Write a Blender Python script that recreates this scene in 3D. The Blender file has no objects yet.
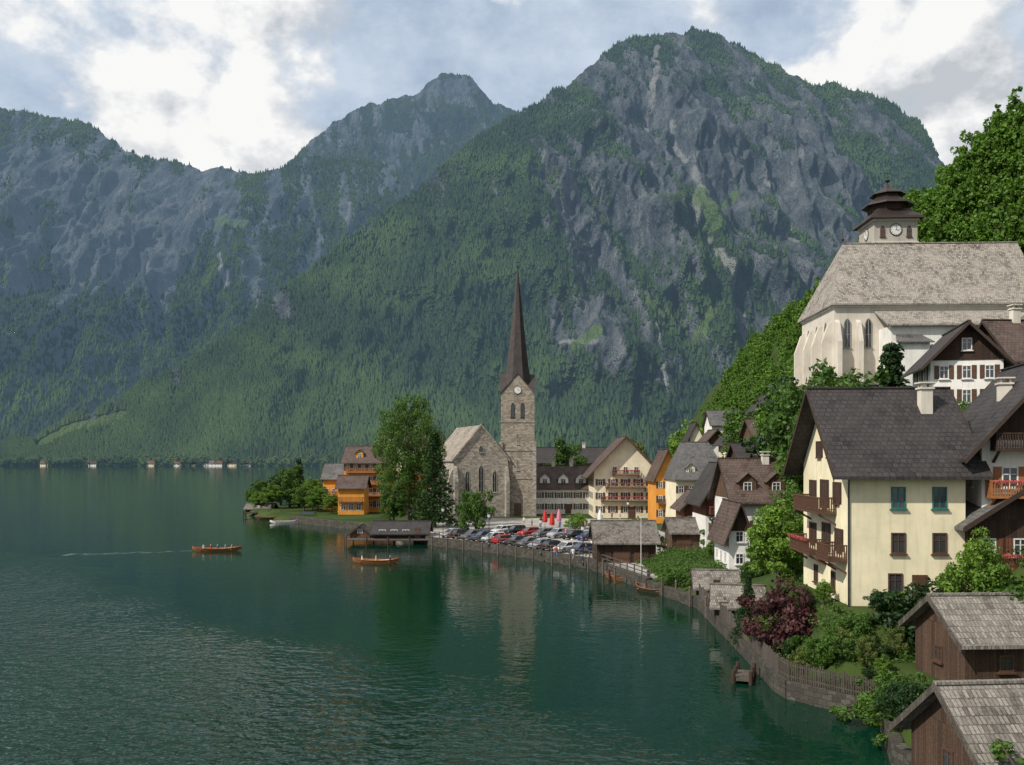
import bpy, math, random
import numpy as np
from mathutils import Vector, Matrix
random.seed(7); rng=np.random.default_rng(7)
COL=bpy.context.scene.collection
F=900.;HY=456.;CH=15.
R=math.radians
def G(px,py,z=0.):
    Y=(CH-z)*F/(py-HY); return Vector(((px-512)*Y/F,Y,z))
def ZY(py,Y): return CH-(py-HY)*Y/F
# ---------------------------------------------------------------- noise
def perlin(x,y,seed=0):
    x=np.asarray(x,float);y=np.asarray(y,float)
    xi=np.floor(x).astype(np.int64); yi=np.floor(y).astype(np.int64); xf=x-xi; yf=y-yi
    u=xf*xf*xf*(xf*(xf*6-15)+10); v=yf*yf*yf*(yf*(yf*6-15)+10)
    def g(ix,iy,dx,dy):
        h=(ix*374761393+iy*668265263+seed*144269504)&0x7fffffff
        h=((h^(h>>13))*1274126177)&0x7fffffff
        a=((h^(h>>16))&4095)/4096.*2*np.pi
        return np.cos(a)*dx+np.sin(a)*dy
    a=g(xi,yi,xf,yf); b=g(xi+1,yi,xf-1,yf); c=g(xi,yi+1,xf,yf-1); d=g(xi+1,yi+1,xf-1,yf-1)
    return ((a*(1-u)+b*u)*(1-v)+(c*(1-u)+d*u)*v)*1.4
def fbm(x,y,o=5,seed=0,gain=.5):
    s=0;a=1;t=0
    for i in range(o): s=s+a*perlin(x*2**i,y*2**i,seed+i*17); t+=a; a*=gain
    return s/t
def ridged(x,y,o=5,seed=0,gain=.55):
    s=0;a=1;t=0
    for i in range(o): s=s+a*(1-np.abs(perlin(x*2**i,y*2**i,seed+i*13))*2); t+=a; a*=gain
    return s/t
def sstep(a,b,x):
    t=np.clip((x-a)/(b-a),0,1); return t*t*(3-2*t)
# ---------------------------------------------------------------- materials
class NT:
    def __init__(s,name):
        s.m=bpy.data.materials.new(name); s.m.use_nodes=True; s.t=s.m.node_tree; s.t.nodes.clear()
        s.out=s.n('ShaderNodeOutputMaterial')
    def n(s,typ,**k):
        nd=s.t.nodes.new(typ)
        for a,b in k.items(): setattr(nd,a,b)
        return nd
    def l(s,a,b): s.t.links.new(a,b)
    def noise(s,vec,scale,detail=4,rough=.5):
        nd=s.n('ShaderNodeTexNoise'); nd.inputs['Scale'].default_value=scale; nd.inputs['Detail'].default_value=detail; nd.inputs['Roughness'].default_value=rough
        if vec is not None: s.l(vec,nd.inputs['Vector'])
        return nd.outputs['Fac']
    def ramp(s,fac,stops):
        nd=s.n('ShaderNodeValToRGB'); e=nd.color_ramp.elements
        while len(e)<len(stops): e.new(.5)
        for i,(p,c) in enumerate(stops):
            e[i].position=p; e[i].color=(c,c,c,1) if not hasattr(c,'__len__') else (*c,1)
        s.l(fac,nd.inputs[0]); return nd.outputs[0]
    def mix(s,fac,a,b,mode='MIX'):
        nd=s.n('ShaderNodeMix',data_type='RGBA',blend_type=mode)
        for v,i in ((fac,0),(a,6),(b,7)):
            if hasattr(v,'links'): s.l(v,nd.inputs[i])
            else: nd.inputs[i].default_value=v if i==0 else (*v[:3],1)
        return nd.outputs[2]
    def math(s,op,a,b=0.):
        nd=s.n('ShaderNodeMath',operation=op)
        for v,i in ((a,0),(b,1)):
            if hasattr(v,'links'): s.l(v,nd.inputs[i])
            else: nd.inputs[i].default_value=v
        return nd.outputs[0]
    def bump(s,h,st=.4,dist=.05):
        nd=s.n('ShaderNodeBump'); nd.inputs['Strength'].default_value=st; nd.inputs['Distance'].default_value=dist
        s.l(h,nd.inputs['Height']); return nd.outputs[0]
    def principled(s,col,rough=.8,normal=None,metal=0,spec=.3):
        p=s.n('ShaderNodeBsdfPrincipled')
        if hasattr(col,'links'): s.l(col,p.inputs['Base Color'])
        else: p.inputs['Base Color'].default_value=(*col,1)
        if hasattr(rough,'links'): s.l(rough,p.inputs['Roughness'])
        else: p.inputs['Roughness'].default_value=rough
        p.inputs['Metallic'].default_value=metal; p.inputs['Specular IOR Level'].default_value=spec
        if normal is not None: s.l(normal,p.inputs['Normal'])
        return p.outputs[0]
    def done(s,sh): s.l(sh,s.out.inputs[0]); return s.m
    def uv(s): return s.n('ShaderNodeUVMap').outputs[0]
    def pos(s): return s.n('ShaderNodeNewGeometry').outputs['Position']
    def obj(s): return s.n('ShaderNodeTexCoord').outputs['Object']
def sc(c,k): return tuple(min(1,x*k) for x in c)
_mc={}
def plaster(c):
    k=('pl',c)
    if k in _mc: return _mc[k]
    t=NT('plaster'); p=t.pos()
    n1=t.noise(p,.35,4,.65)
    col=t.mix(t.ramp(n1,[(.35,0.),(.7,1.)]),c,sc(c,.76))
    mp=t.n('ShaderNodeMapping'); mp.inputs['Scale'].default_value=(2.2,2.2,.18); t.l(p,mp.inputs[0])
    st=t.noise(mp.outputs[0],1.,4,.7)
    col=t.mix(t.ramp(st,[(.48,0.),(.75,.45)]),col,sc(c,.48))
    _mc[k]=t.done(t.principled(col,.9,t.bump(n1,.3,.03))); return _mc[k]
def bricky(kind,c,bw,rh,mort,off=.5,contrast=.55,rough=.85,bs=.6,warp=0,msize=.02,wear=None):
    k=(kind,c,bw,rh)
    if k in _mc: return _mc[k]
    t=NT(kind); uv=t.uv(); p=t.pos()
    vec=uv
    if warp:
        nz=t.n('ShaderNodeTexNoise'); nz.inputs['Scale'].default_value=1.7; nz.inputs['Detail'].default_value=2; t.l(uv,nz.inputs[0])
        vm=t.n('ShaderNodeVectorMath',operation='MULTIPLY_ADD'); t.l(nz.outputs['Color'],vm.inputs[0]); vm.inputs[1].default_value=(warp,)*3; t.l(uv,vm.inputs[2]); vec=vm.outputs[0]
    b=t.n('ShaderNodeTexBrick'); t.l(vec,b.inputs[0]); b.offset=off
    b.inputs['Scale'].default_value=1; b.inputs['Brick Width'].default_value=bw; b.inputs['Row Height'].default_value=rh
    b.inputs['Mortar Size'].default_value=msize; b.inputs['Mortar Smooth'].default_value=.3
    b.inputs['Color1'].default_value=(*sc(c,1+contrast*.6),1); b.inputs['Color2'].default_value=(*sc(c,1-contrast),1); b.inputs['Mortar'].default_value=(*mort,1)
    n1=t.noise(p,.5,5,.7); n2=t.noise(uv,9,2)
    col=t.mix(t.ramp(n1,[(.35,0.),(.68,.8)]),b.outputs[0],wear or sc(c,.55))
    col=t.mix(.5,col,t.ramp(n2,[(.3,.25),(.75,.8)]),'OVERLAY')
    inv=t.math('MULTIPLY_ADD',b.outputs['Fac'],-1.); 
    _mc[k]=t.done(t.principled(col,rough,t.bump(inv,bs,.04))); return _mc[k]
def shingle(c,bw=.28,rh=.34): return bricky('shingle',c,bw,rh,sc(c,.22),wear=sc(c,1.45),msize=.022,contrast=.7,bs=.9)
def tiles(c): return bricky('roof_tiles',c,.42,.42,sc(c,.3),wear=sc(c,1.5),contrast=.5,msize=.035,rough=.6,bs=.9)
def planks(c): return bricky('planks',c,.19,3.1,sc(c,.25),off=.37,contrast=.45,msize=.012)
def stone(c): return bricky('stone',c,.62,.34,sc(c,.6),contrast=.55,warp=.35,msize=.03,bs=.9)
def plain(name,c,rough=.6,metal=0,var=.25,spec=.4,scale=3.):
    k=(name,c,rough)
    if k in _mc: return _mc[k]
    t=NT(name); n1=t.noise(t.obj(),scale,3)
    _mc[k]=t.done(t.principled(t.mix(t.ramp(n1,[(.3,0.),(.7,1.)]),c,sc(c,1-var)),rough,None,metal,spec)); return _mc[k]
def foliage(name,a,b,c=None,transl=.25,scale=.5):
    t=NT(name); g=t.n('ShaderNodeNewGeometry'); ri=g.outputs['Random Per Island']; oi=t.n('ShaderNodeObjectInfo').outputs['Random']
    n1=t.noise(g.outputs['Position'],scale,2)
    col=t.mix(ri,a,b); col=t.mix(t.ramp(n1,[(.35,0.),(.65,.7)]),col,c or sc(a,.6))
    col=t.mix(t.math('MULTIPLY',oi,.4),col,sc(b,1.2))
    d=t.n('ShaderNodeBsdfPrincipled'); t.l(col,d.inputs['Base Color']); d.inputs['Roughness'].default_value=.55; d.inputs['Specular IOR Level'].default_value=.25
    tr=t.n('ShaderNodeBsdfTranslucent'); t.l(t.mix(.5,col,sc(b,1.5)),tr.inputs[0])
    ms=t.n('ShaderNodeMixShader'); ms.inputs[0].default_value=transl; t.l(d.outputs[0],ms.inputs[1]); t.l(tr.outputs[0],ms.inputs[2])
    return t.done(ms.outputs[0])
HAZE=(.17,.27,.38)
def painted_haze(t,sh,L=7600.):  # aerial haze painted into the material as glowing colour, stronger with world Y
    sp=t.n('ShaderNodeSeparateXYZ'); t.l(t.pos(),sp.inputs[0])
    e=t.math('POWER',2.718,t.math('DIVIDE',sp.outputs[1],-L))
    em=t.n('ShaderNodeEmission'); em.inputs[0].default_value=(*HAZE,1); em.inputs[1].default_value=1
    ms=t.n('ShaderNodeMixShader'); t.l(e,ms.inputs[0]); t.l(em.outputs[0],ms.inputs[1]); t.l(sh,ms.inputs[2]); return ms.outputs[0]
# ---------------------------------------------------------------- mesh builder
class MB:
    def __init__(s): s.v=[];s.f=[];s.m=[]
    def add(s,vs,fs,mi=0):
        n=len(s.v); s.v+=[tuple(v) for v in vs]; s.f+=[tuple(i+n for i in f) for f in fs]; s.m+=[mi]*len(fs); return s
    def box(s,x0,y0,z0,x1,y1,z1,mi=0):
        x0,x1=min(x0,x1),max(x0,x1);y0,y1=min(y0,y1),max(y0,y1);z0,z1=min(z0,z1),max(z0,z1)
        return s.add([(x0,y0,z0),(x1,y0,z0),(x1,y1,z0),(x0,y1,z0),(x0,y0,z1),(x1,y0,z1),(x1,y1,z1),(x0,y1,z1)],
          [(0,3,2,1),(4,5,6,7),(0,1,5,4),(1,2,6,5),(2,3,7,6),(3,0,4,7)],mi)
    def bar(s,a,b,w,h=None,mi=0):
        a=Vector(a);b=Vector(b);h=h or w; d=(b-a).normalized(); up=Vector((0,0,1)) if abs(d.z)<.99 else Vector((1,0,0))
        x=d.cross(up).normalized()*w/2; y=x.cross(d).normalized()*h/2
        vs=[p+sx*x+sy*y for p in (a,b) for sx,sy in ((-1,-1),(1,-1),(1,1),(-1,1))]
        return s.add(vs,[(0,1,2,3),(7,6,5,4),(0,4,5,1),(1,5,6,2),(2,6,7,3),(3,7,4,0)],mi)
    def tube(s,a,b,r0,r1,n=8,mi=0):
        a=Vector(a);b=Vector(b); d=(b-a).normalized(); up=Vector((0,0,1)) if abs(d.z)<.95 else Vector((1,0,0))
        x=d.cross(up).normalized(); y=x.cross(d)
        vs=[p+r*(math.cos(2*math.pi*i/n)*x+math.sin(2*math.pi*i/n)*y) for p,r in ((a,r0),(b,r1)) for i in range(n)]
        fs=[(i,i+n,(i+1)%n+n,(i+1)%n) for i in range(n)]+[tuple(range(n)),tuple(range(2*n-1,n-1,-1))]
        return s.add(vs,fs,mi)
    def lathe(s,prof,n=8,rot=0,cx=0,cy=0,mi=0):
        vs=[(cx+r*math.cos(2*math.pi*i/n+rot),cy+r*math.sin(2*math.pi*i/n+rot),z) for r,z in prof for i in range(n)]
        fs=[(k*n+i,k*n+(i+1)%n,(k+1)*n+(i+1)%n,(k+1)*n+i) for k in range(len(prof)-1) for i in range(n)]
        fs+=[tuple(range(n-1,-1,-1)),tuple(range((len(prof)-1)*n,len(prof)*n))]
        return s.add(vs,fs,mi)
    def prism(s,poly,y0,y1,axis='y',mi=0):
        n=len(poly)
        def P(a,z,t): return (a,t,z) if axis=='y' else ((t,a,z) if axis=='x' else (a,z,t))
        vs=[P(a,z,t) for t in (y0,y1) for a,z in poly]
        fs=[tuple(range(n)),tuple(range(2*n-1,n-1,-1))]+[(i,i+n,(i+1)%n+n,(i+1)%n) for i in range(n)]
        return s.add(vs,fs,mi)
    def slab(s,poly,t,mi=0):
        n=len(poly); top=[Vector(p)+Vector((0,0,t)) for p in poly]
        return s.add(list(top)+[Vector(p) for p in poly],[tuple(range(n)),tuple(range(2*n-1,n-1,-1))]+[(i,i+n,(i+1)%n+n,(i+1)%n) for i in range(n)],mi)
    def mesh(s,name,mats):
        me=bpy.data.meshes.new(name); me.from_pydata(s.v,[],s.f)
        for m in (mats if isinstance(mats,(list,tuple)) else [mats]): me.materials.append(m)
        me.polygons.foreach_set('material_index',s.m)
        uvl=me.uv_layers.new(name='UVMap'); me.update()
        import bmesh
        bm=bmesh.new(); bm.from_mesh(me); bmesh.ops.recalc_face_normals(bm,faces=bm.faces)
        ul=bm.loops.layers.uv[0]
        for f in bm.faces:
            n=f.normal
            if abs(n.z)>.985: u=Vector((1,0,0)); v=Vector((0,1,0))
            else:
                u=Vector((-n.y,n.x,0)).normalized(); v=n.cross(u)
            for lp in f.loops: lp[ul].uv=(lp.vert.co.dot(u),lp.vert.co.dot(v))
        bm.to_mesh(me); bm.free(); return me
def link(name,me,parent=None,loc=(0,0,0),rz=0,scale=None):
    o=bpy.data.objects.new(name,me); COL.objects.link(o); o.parent=parent; o.location=loc; o.rotation_euler=(0,0,rz)
    if scale is not None: o.scale=(scale,)*3 if not hasattr(scale,'__len__') else scale
    return o
def part(name,mb,mats,parent,**k): return link(name,mb.mesh(name,mats),parent,**k)
def tag(o,label=None,cat=None,group=None,kind=None):
    if label: o['label']=label
    if cat: o['category']=cat
    if group: o['group']=group
    if kind: o['kind']=kind
    return o
def thing(name,label,cat,loc=(0,0,0),rz=0,group=None,scale=None):
    return tag(link(name,None,None,loc,rz,scale),label,cat,group)
def fastmesh(name,V,k,mat,attr=None,smooth=False,faces=None):
    V=np.ascontiguousarray(V,dtype=np.float32); me=bpy.data.meshes.new(name); me.vertices.add(len(V)); me.vertices.foreach_set('co',V.ravel())
    if faces is None: faces=np.arange(len(V)).reshape(-1,k)
    faces=np.ascontiguousarray(faces,dtype=np.int32); nf=len(faces)
    me.loops.add(faces.size); me.loops.foreach_set('vertex_index',faces.ravel())
    me.polygons.add(nf); me.polygons.foreach_set('loop_start',np.arange(nf,dtype=np.int32)*k)
    try: me.polygons.foreach_set('loop_total',np.full(nf,k,dtype=np.int32))
    except Exception: pass
    if smooth: me.polygons.foreach_set('use_smooth',np.ones(nf,dtype=bool))
    me.materials.append(mat)
    if attr is not None:
        a=me.color_attributes.new('mask','FLOAT_COLOR','POINT'); a.data.foreach_set('color',np.ascontiguousarray(attr,dtype=np.float32).ravel())
    me.update(calc_edges=True); me.validate(); return me
def gridfaces(nx,ny):
    i=np.arange(nx*ny).reshape(nx,ny); return np.stack([i[:-1,:-1],i[1:,:-1],i[1:,1:],i[:-1,1:]],-1).reshape(-1,4)
# ---------------------------------------------------------------- terrain
S=[(-68,229),(-50.4,205),(-38,190),(-22,174),(-13.8,151.7),(-1.9,139),(10.4,120.5),(15.4,100.7),(18.5,88.8),(17.6,67.8),(17,56),(21,50.8),(18.7,43.7),(19,28),(17,5),(16,-60)]
BACK=[(700,-60),(700,1500),(230,1500),(70,800),(30,500),(0,380),(-40,300),(-66,260)]
POLY=np.array(S+BACK,float)
def inland(X,Y):
    X=np.asarray(X,float);Y=np.asarray(Y,float); d=np.full(X.shape,1e9); ins=np.zeros(X.shape,bool); n=len(POLY)
    for i in range(n):
        a=POLY[i];b=POLY[(i+1)%n]; e=b-a; t=np.clip(((X-a[0])*e[0]+(Y-a[1])*e[1])/(e@e),0,1)
        d=np.minimum(d,np.hypot(X-a[0]-t*e[0],Y-a[1]-t*e[1]))
        c=((a[1]>Y)!=(b[1]>Y)); xx=(b[0]-a[0])*(Y-a[1])/((b[1]-a[1]) if b[1]!=a[1] else 1e-9)+a[0]; ins^=c&(X<xx)
    return np.where(ins,d,-d)
BY=[-60,90,110,122,140,170,200,250,300,400,600,1500]; BX=[66,64,56,38,34,38,44,51,57,68,95,260]
PADS=[(43,74,117,139,24.3,4),(22,34,59,72,5.0,3),(34,50,54,70,9.,4),(38,58,82,98,19.5,5),(19.6,40,43,55,2.7,2),(17,36,30,42,1.2,2),(20,33,99,118,2.6,3),
      (48,58,178,190,20,3),(50,60,226,238,15,3),(31,38,128,140,9,3),(58,74,92,112,27,4),(44,52,74,82,17.5,3)]
def hz(X,Y):
    X=np.asarray(X,float);Y=np.asarray(Y,float)
    d=inland(X,Y); z=np.clip(d*.9,-4,1.2)
    u=np.maximum(0,X-np.interp(Y,BY,BX)); g=1.9*u*u/(u+8); g=np.where(u>37,1.9*37*37/45+(g-1.9*37*37/45)*.36,g)
    g=g*(1+.12*fbm(X/30,Y/30,3,5))
    z=z+g*sstep(0,6,d)
    z=z+np.clip((d-1.5)*.5,0,3.4)*sstep(100,84,Y)*sstep(50,60,Y)
    for i,(x0,x1,y0,y1,pz,bl) in enumerate(PADS):
        s=.2 if i in(0,10) else 1.
        dd=np.hypot(np.maximum(0,np.maximum(x0-X,(X-x1)*s)),np.maximum(0,np.maximum(y0-Y,(Y-y1)*s))); k=1-sstep(0,bl,dd); k=k*sstep(0.2,1.2,d)
        z=z*(1-k)+pz*k
    return z
def tz(x,y): return float(hz(np.array([x]),np.array([y]))[0])
t=NT('grass_ground'); p=t.pos(); n1=t.noise(p,.12,4); n2=t.noise(p,2.5,4)
col=t.mix(t.ramp(n1,[(.35,0.),(.65,1.)]),(.02,.042,.008),(.045,.07,.016)); col=t.mix(t.ramp(n2,[(.45,0.),(.8,.6)]),col,(.05,.045,.028))
MGRASS=t.done(t.principled(col,.95,t.bump(n2,.6,.1),spec=.1))
xs=np.concatenate([np.arange(-90,90,1.25),np.arange(90,200,5),np.linspace(200,700,30)]); ys=np.concatenate([np.arange(-60,30,5),np.arange(30,270,1.25),np.arange(270,450,6),np.linspace(450,1500,40)])
XX,YY=np.meshgrid(xs,ys,indexing='ij'); ZZ=hz(XX,YY)
tag(link('ground',fastmesh('ground',np.stack([XX,YY,ZZ],-1).reshape(-1,3),4,MGRASS,smooth=True,faces=gridfaces(len(xs),len(ys)))),kind='structure')
# ---------------------------------------------------------------- lake
t=NT('lake_water'); p=t.pos()
mp=t.n('ShaderNodeMapping'); mp.inputs['Scale'].default_value=(.8,1.,1.); mp.inputs['Rotation'].default_value=(0,0,.3); t.l(p,mp.inputs[0])
a=t.noise(mp.outputs[0],1.3,2,.5); b=t.noise(mp.outputs[0],.3,1,.5); big=t.noise(p,.02,3,.6)
sp=t.n('ShaderNodeSeparateXYZ'); t.l(p,sp.inputs[0])
q=t.math('SUBTRACT',t.math('MULTIPLY',sp.outputs[0],-.026),t.math('MULTIPLY',sp.outputs[1],.026)); q=t.math('ADD',q,1.55); q=t.math('ADD',q,t.math('MULTIPLY',t.math('SUBTRACT',big,.5),1.3))
patch=t.ramp(q,[(0.0,.045),(.9,1.)])
h=t.math('ADD',a,t.math('MULTIPLY',b,.8)); h=t.math('MULTIPLY',h,patch)
bp=t.bump(h,1.,.60)
pr=t.n('ShaderNodeBsdfPrincipled'); t.l(t.mix(t.ramp(big,[(.35,0.),(.7,1.)]),(.0015,.019,.011),(.003,.027,.015)),pr.inputs['Base Color'])
pr.inputs['Roughness'].default_value=.03; pr.inputs['IOR'].default_value=1.33; t.l(bp,pr.inputs['Normal'])
MWATER=t.done(pr.outputs[0])
tag(part('lake',MB().add([(-6000,-600,0),(3000,-600,0),(3000,3500,0),(-6000,3500,0)],[(0,1,2,3)]),MWATER,None),kind='structure')
# ---------------------------------------------------------------- mountains
def mtn_mat(name,L=7600.):
    t=NT(name); p=t.pos(); at=t.n('ShaderNodeAttribute',attribute_name='mask'); sp=t.n('ShaderNodeSeparateColor'); t.l(at.outputs[0],sp.inputs[0])
    mp=t.n('ShaderNodeMapping'); mp.inputs['Scale'].default_value=(1.2,.5,.28); mp.inputs['Rotation'].default_value=(0,.25,0); t.l(p,mp.inputs[0])
    n1=t.noise(mp.outputs[0],.026,6,.74); n2=t.noise(p,.06,4,.7); n3=t.noise(p,.004,3)
    fo=t.mix(t.ramp(n2,[(.3,0.),(.7,1.)]),(.009,.019,.009),(.025,.044,.016)); fo=t.mix(t.ramp(n3,[(.42,0.),(.62,.7)]),fo,(.04,.068,.022))
    ro=t.ramp(n1,[(.34,(.032,.040,.048)),(.5,(.085,.096,.105)),(.68,(.19,.20,.205))])
    m=t.math('ADD',sp.outputs[0],t.math('MULTIPLY',t.math('SUBTRACT',n1,.5),1.0))
    col=t.mix(t.ramp(m,[(.42,0.),(.56,1.)]),fo,ro)
    col=t.mix(t.ramp(t.math('ADD',sp.outputs[1],t.math('MULTIPLY',t.math('SUBTRACT',n1,.5),2.2)),[(.5,0.),(.9,.6)]),col,(.36,.36,.33))
    col=t.mix(t.ramp(t.math('ADD',sp.outputs[2],t.math('MULTIPLY',t.math('SUBTRACT',n2,.5),.8)),[(.4,0.),(.65,.85)]),col,(.10,.155,.045))
    hh=t.math('ADD',t.math('MULTIPLY',n1,60.),t.math('MULTIPLY',n2,8.))
    return t.done(painted_haze(t,t.principled(col,.95,t.bump(hh,1.,1.),spec=.1),L))
t=NT('mountain_forest'); g=t.n('ShaderNodeNewGeometry'); n3=t.noise(g.outputs['Position'],.0045,4,.6)
col=t.mix(g.outputs['Random Per Island'],(.009,.020,.009),(.027,.050,.017)); col=t.mix(t.ramp(n3,[(.45,0.),(.64,.7)]),col,(.058,.096,.025))
MFOR=t.done(painted_haze(t,t.principled(col,.9,spec=.1)))
FT=[]
def mountain(name,crest,Yf,k,pl,pr,nx,nt,blobs,scars,meads,A,seed,rock0,ntree,prof=1.08,th=(9,16),L=7600.):
    cp=np.array(crest,float); px=np.linspace(pl,pr,nx); cr=np.interp(px,cp[:,0],cp[:,1]); ker=np.ones(7)/7; cr=np.convolve(np.pad(cr,3,'edge'),ker,'valid')
    cr=cr+fbm(px/16,px*0+seed,5,seed,.6)*7
    e=(HY-cr)/F; zc=(CH+e*Yf)/(1-e*k); zc=np.maximum(zc,4)
    T=np.linspace(0,1,nt)**.9; Tg=np.tile(T,(nx,1)); PX=np.repeat(px[:,None],nt,1); ZC=zc[:,None]
    Y=Yf+k*ZC*Tg; Z=ZC*Tg**prof; X=(PX-512)*Y/F
    rg=ridged(X/420+Z/1500,Z/1100+.3,5,seed)-.35; rg2=ridged(X/110-Z/600,Z/320,4,seed+50)-.4
    amp=A*np.clip(ZC/900,.1,1.2)*np.sin(np.pi*np.clip(Tg,0,1)**.8)**.7
    cl=fbm(X/260+9,Z/160,5,seed+7)
    Y2=Y-amp*(rg*1.0+rg2*.34)+amp*.25*cl
    Z2=Z+10*fbm(X/60,Z/60,4,seed+3)*np.clip(Tg*3,0,1)+5*(np.abs(np.sin(cl*9)))*np.clip(Tg*2,0,1)
    PY=HY-(Z-CH)*F/Y
    rock=rock0+.45*fbm(X/260+3,Z/220,4,seed+11,.6)+.95*fbm(X/55+Z/170,Z/330-X/500,5,seed+31,.7)+.12*(Tg-.5)
    for bx,by,sx,sy,am in blobs: rock=rock+am*np.exp(-((PX-bx)/sx)**2-((PY-by)/sy)**2)
    def lines(L):
        m=np.zeros_like(PX)
        for x0,y0,x1,y1,w in L:
            dx,dy=x1-x0,y1-y0; wob=7*fbm(PY/14,PX*0+seed,3,seed+23); tt=np.clip(((PX-x0)*dx+(PY-y0)*dy)/(dx*dx+dy*dy),0,1)
            m=np.maximum(m,np.exp(-((np.hypot(PX+wob-x0-tt*dx,PY-y0-tt*dy))/w)**2))
        return m
    sca=lines(scars); mea=lines(meads)
    rock=np.clip(rock,0,1)
    att=np.stack([rock,sca,mea,np.ones_like(rock)],-1)
    o=link(name,fastmesh(name,np.stack([X,Y2,Z2],-1).reshape(-1,3),4,mtn_mat(name,L),attr=att.reshape(-1,4),smooth=True,faces=gridfaces(nx,nt)))
    tag(o,kind='structure')
    n=ntree; fi=rng.random(n)*(nx-1.01); ft=(rng.random(n))*(nt-1.01); i=fi.astype(int); j=ft.astype(int)
    keep=(rock[i,j]+rng.normal(0,.07,n)<.49)&(sca[i,j]<.4)&(mea[i,j]<.4); i=i[keep];j=j[keep]; a=(fi[keep]-i)[:,None]; b=(ft[keep]-j)[:,None]
    P=np.stack([X,Y2,Z2],-1); B=(P[i,j]*(1-a)*(1-b)+P[i+1,j]*a*(1-b)+P[i,j+1]*(1-a)*b+P[i+1,j+1]*a*b)
    H=rng.uniform(*th,len(B))*(1-.3*Tg[i,j]); FT.append((B,H))
main=[(-80,462),(0,452),(30,442),(70,424),(120,400),(180,368),(230,338),(270,302),(310,270),(340,246),(380,217),(420,190),(450,160),(480,136),(510,118),(530,108),(560,90),(590,70),(605,52),(625,40),(650,36),(672,34),(690,32),(715,34),(740,46),(765,63),(790,74),(815,87),(830,84),(850,91),(870,95),(900,109),(920,124),(940,158),(970,215),(1020,300),(1150,430)]
mountain('mountain_terrain',main,1350,1.0,-80,1150,900,300,
  [(640,110,60,60,.20),(700,170,70,100,.24),(790,190,90,90,.24),(690,300,80,90,.20),(850,150,60,50,.14),(620,170,50,80,.16),(560,220,60,70,.10),(400,330,110,80,-.28),(520,400,140,40,-.25),(330,420,200,50,-.4),(590,330,50,50,.14),(790,320,60,60,.14),(490,155,30,40,-.08),(700,52,60,12,-.08),(470,250,60,50,.02)],
  [(655,50,648,130,4),(690,165,685,240,5),(668,130,680,170,4),(700,250,740,330,4),(560,345,590,350,4),(650,330,660,400,2.5),(760,180,790,250,2.5)],
  [(690,210,700,240,9),(575,350,590,340,7),(700,320,690,345,6),(40,446,120,418,7),(640,300,660,330,5),(730,200,720,215,5)],215,3,.33,120000)
mid=[(180,330),(215,250),(245,215),(262,190),(285,166),(300,152),(312,142),(330,125),(345,116),(365,106),(385,102),(405,98),(418,94),(430,81),(442,75),(455,73),(468,77),(480,88),(494,104),(520,112),(560,112),(640,120)]
mountain('middle_mountain_terrain',mid,2100,1.0,180,640,420,220,[(450,88,40,18,.30),(250,290,30,60,.15),(330,130,60,30,.08),(380,220,80,60,-.12),(420,130,60,30,.06)],
  [(256,228,228,300,7),(252,215,256,235,4)],[(232,232,262,236,9),(262,240,246,262,7)],200,21,.31,24000,th=(9,15),L=5800.)
left=[(-140,80),(-60,98),(0,109),(30,112),(55,120),(80,122),(105,135),(130,154),(150,160),(175,162),(200,170),(225,168),(250,176),(275,170),(300,160),(340,158),(400,170)]
mountain('left_mountain_terrain',left,1650,1.0,-140,400,480,240,[(60,240,150,70,.26),(150,245,90,55,.2),(30,170,90,40,.16),(200,210,60,50,.14),(80,385,160,50,-.5),(230,380,80,55,-.35)],
  [(228,262,232,290,4)],[(225,228,250,232,6)],230,41,.36,40000,L=4700.)
allv=[]
for B,H in FT:
    n=len(B); ang=rng.random(n)*6.28; r=H*rng.uniform(.2,.34,n)
    ring=[B+np.stack([r*np.cos(ang+q*1.2566),r*np.sin(ang+q*1.2566),np.zeros(n)],-1) for q in range(5)]
    top=B+np.stack([np.zeros(n),np.zeros(n),H],-1)
    V=np.stack(ring+[top],1); allv.append(V)
V=np.concatenate(allv); n=len(V); base=(np.arange(n)*6)[:,None,None]; tri=np.array([[q,(q+1)%5,5] for q in range(5)])[None]
tag(link('mountain_forest',fastmesh('mountain_forest',V.reshape(-1,3),3,MFOR,faces=(base+tri).reshape(-1,3))),'dense conifer forest covering the mountain slopes','forest',kind='stuff')
# ---------------------------------------------------------------- colours
DW=planks((.055,.032,.022)); MW=planks((.12,.068,.038)); GW=planks((.10,.085,.07)); RW=planks((.15,.055,.03)); BWD=planks((.085,.05,.033))
RGREY=shingle((.135,.12,.105)); RHUT=shingle((.175,.158,.138),.2,.44); RLIGHT=shingle((.25,.225,.195)); RDARK=tiles((.036,.031,.030)); RBROWN=tiles((.080,.055,.045)); RSLATE=tiles((.095,.092,.09))
CREAM=plaster((.76,.68,.50)); WHITE=plaster((.78,.76,.71)); YELL=plaster((.79,.71,.49)); OCHRE=plaster((.66,.28,.045)); BEIGE=plaster((.62,.57,.49)); PINK=plaster((.6,.45,.36)); GREYP=plaster((.42,.39,.34))
STONE=stone((.36,.31,.25)); STONEL=stone((.40,.37,.32)); STONED=stone((.075,.068,.055)); STONEN=stone((.46,.41,.34))
FW=plain('white_paint',(.7,.69,.66),.5); FB=plain('brown_paint',(.10,.05,.03),.5); FG=plain('green_paint',(.02,.15,.135),.5); TRIM=plain('dark_trim',(.045,.028,.02),.7); OWOOD=plain('orange_wood',(.30,.12,.04),.6); GFR=plain('grey_frame',(.3,.28,.25),.6)
t=NT('window_glass'); nz=t.noise(t.pos(),.7,2); MGLASS=t.done(t.principled(t.mix(nz,(.012,.016,.02),(.06,.07,.08)),.08,spec=.8))
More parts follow.
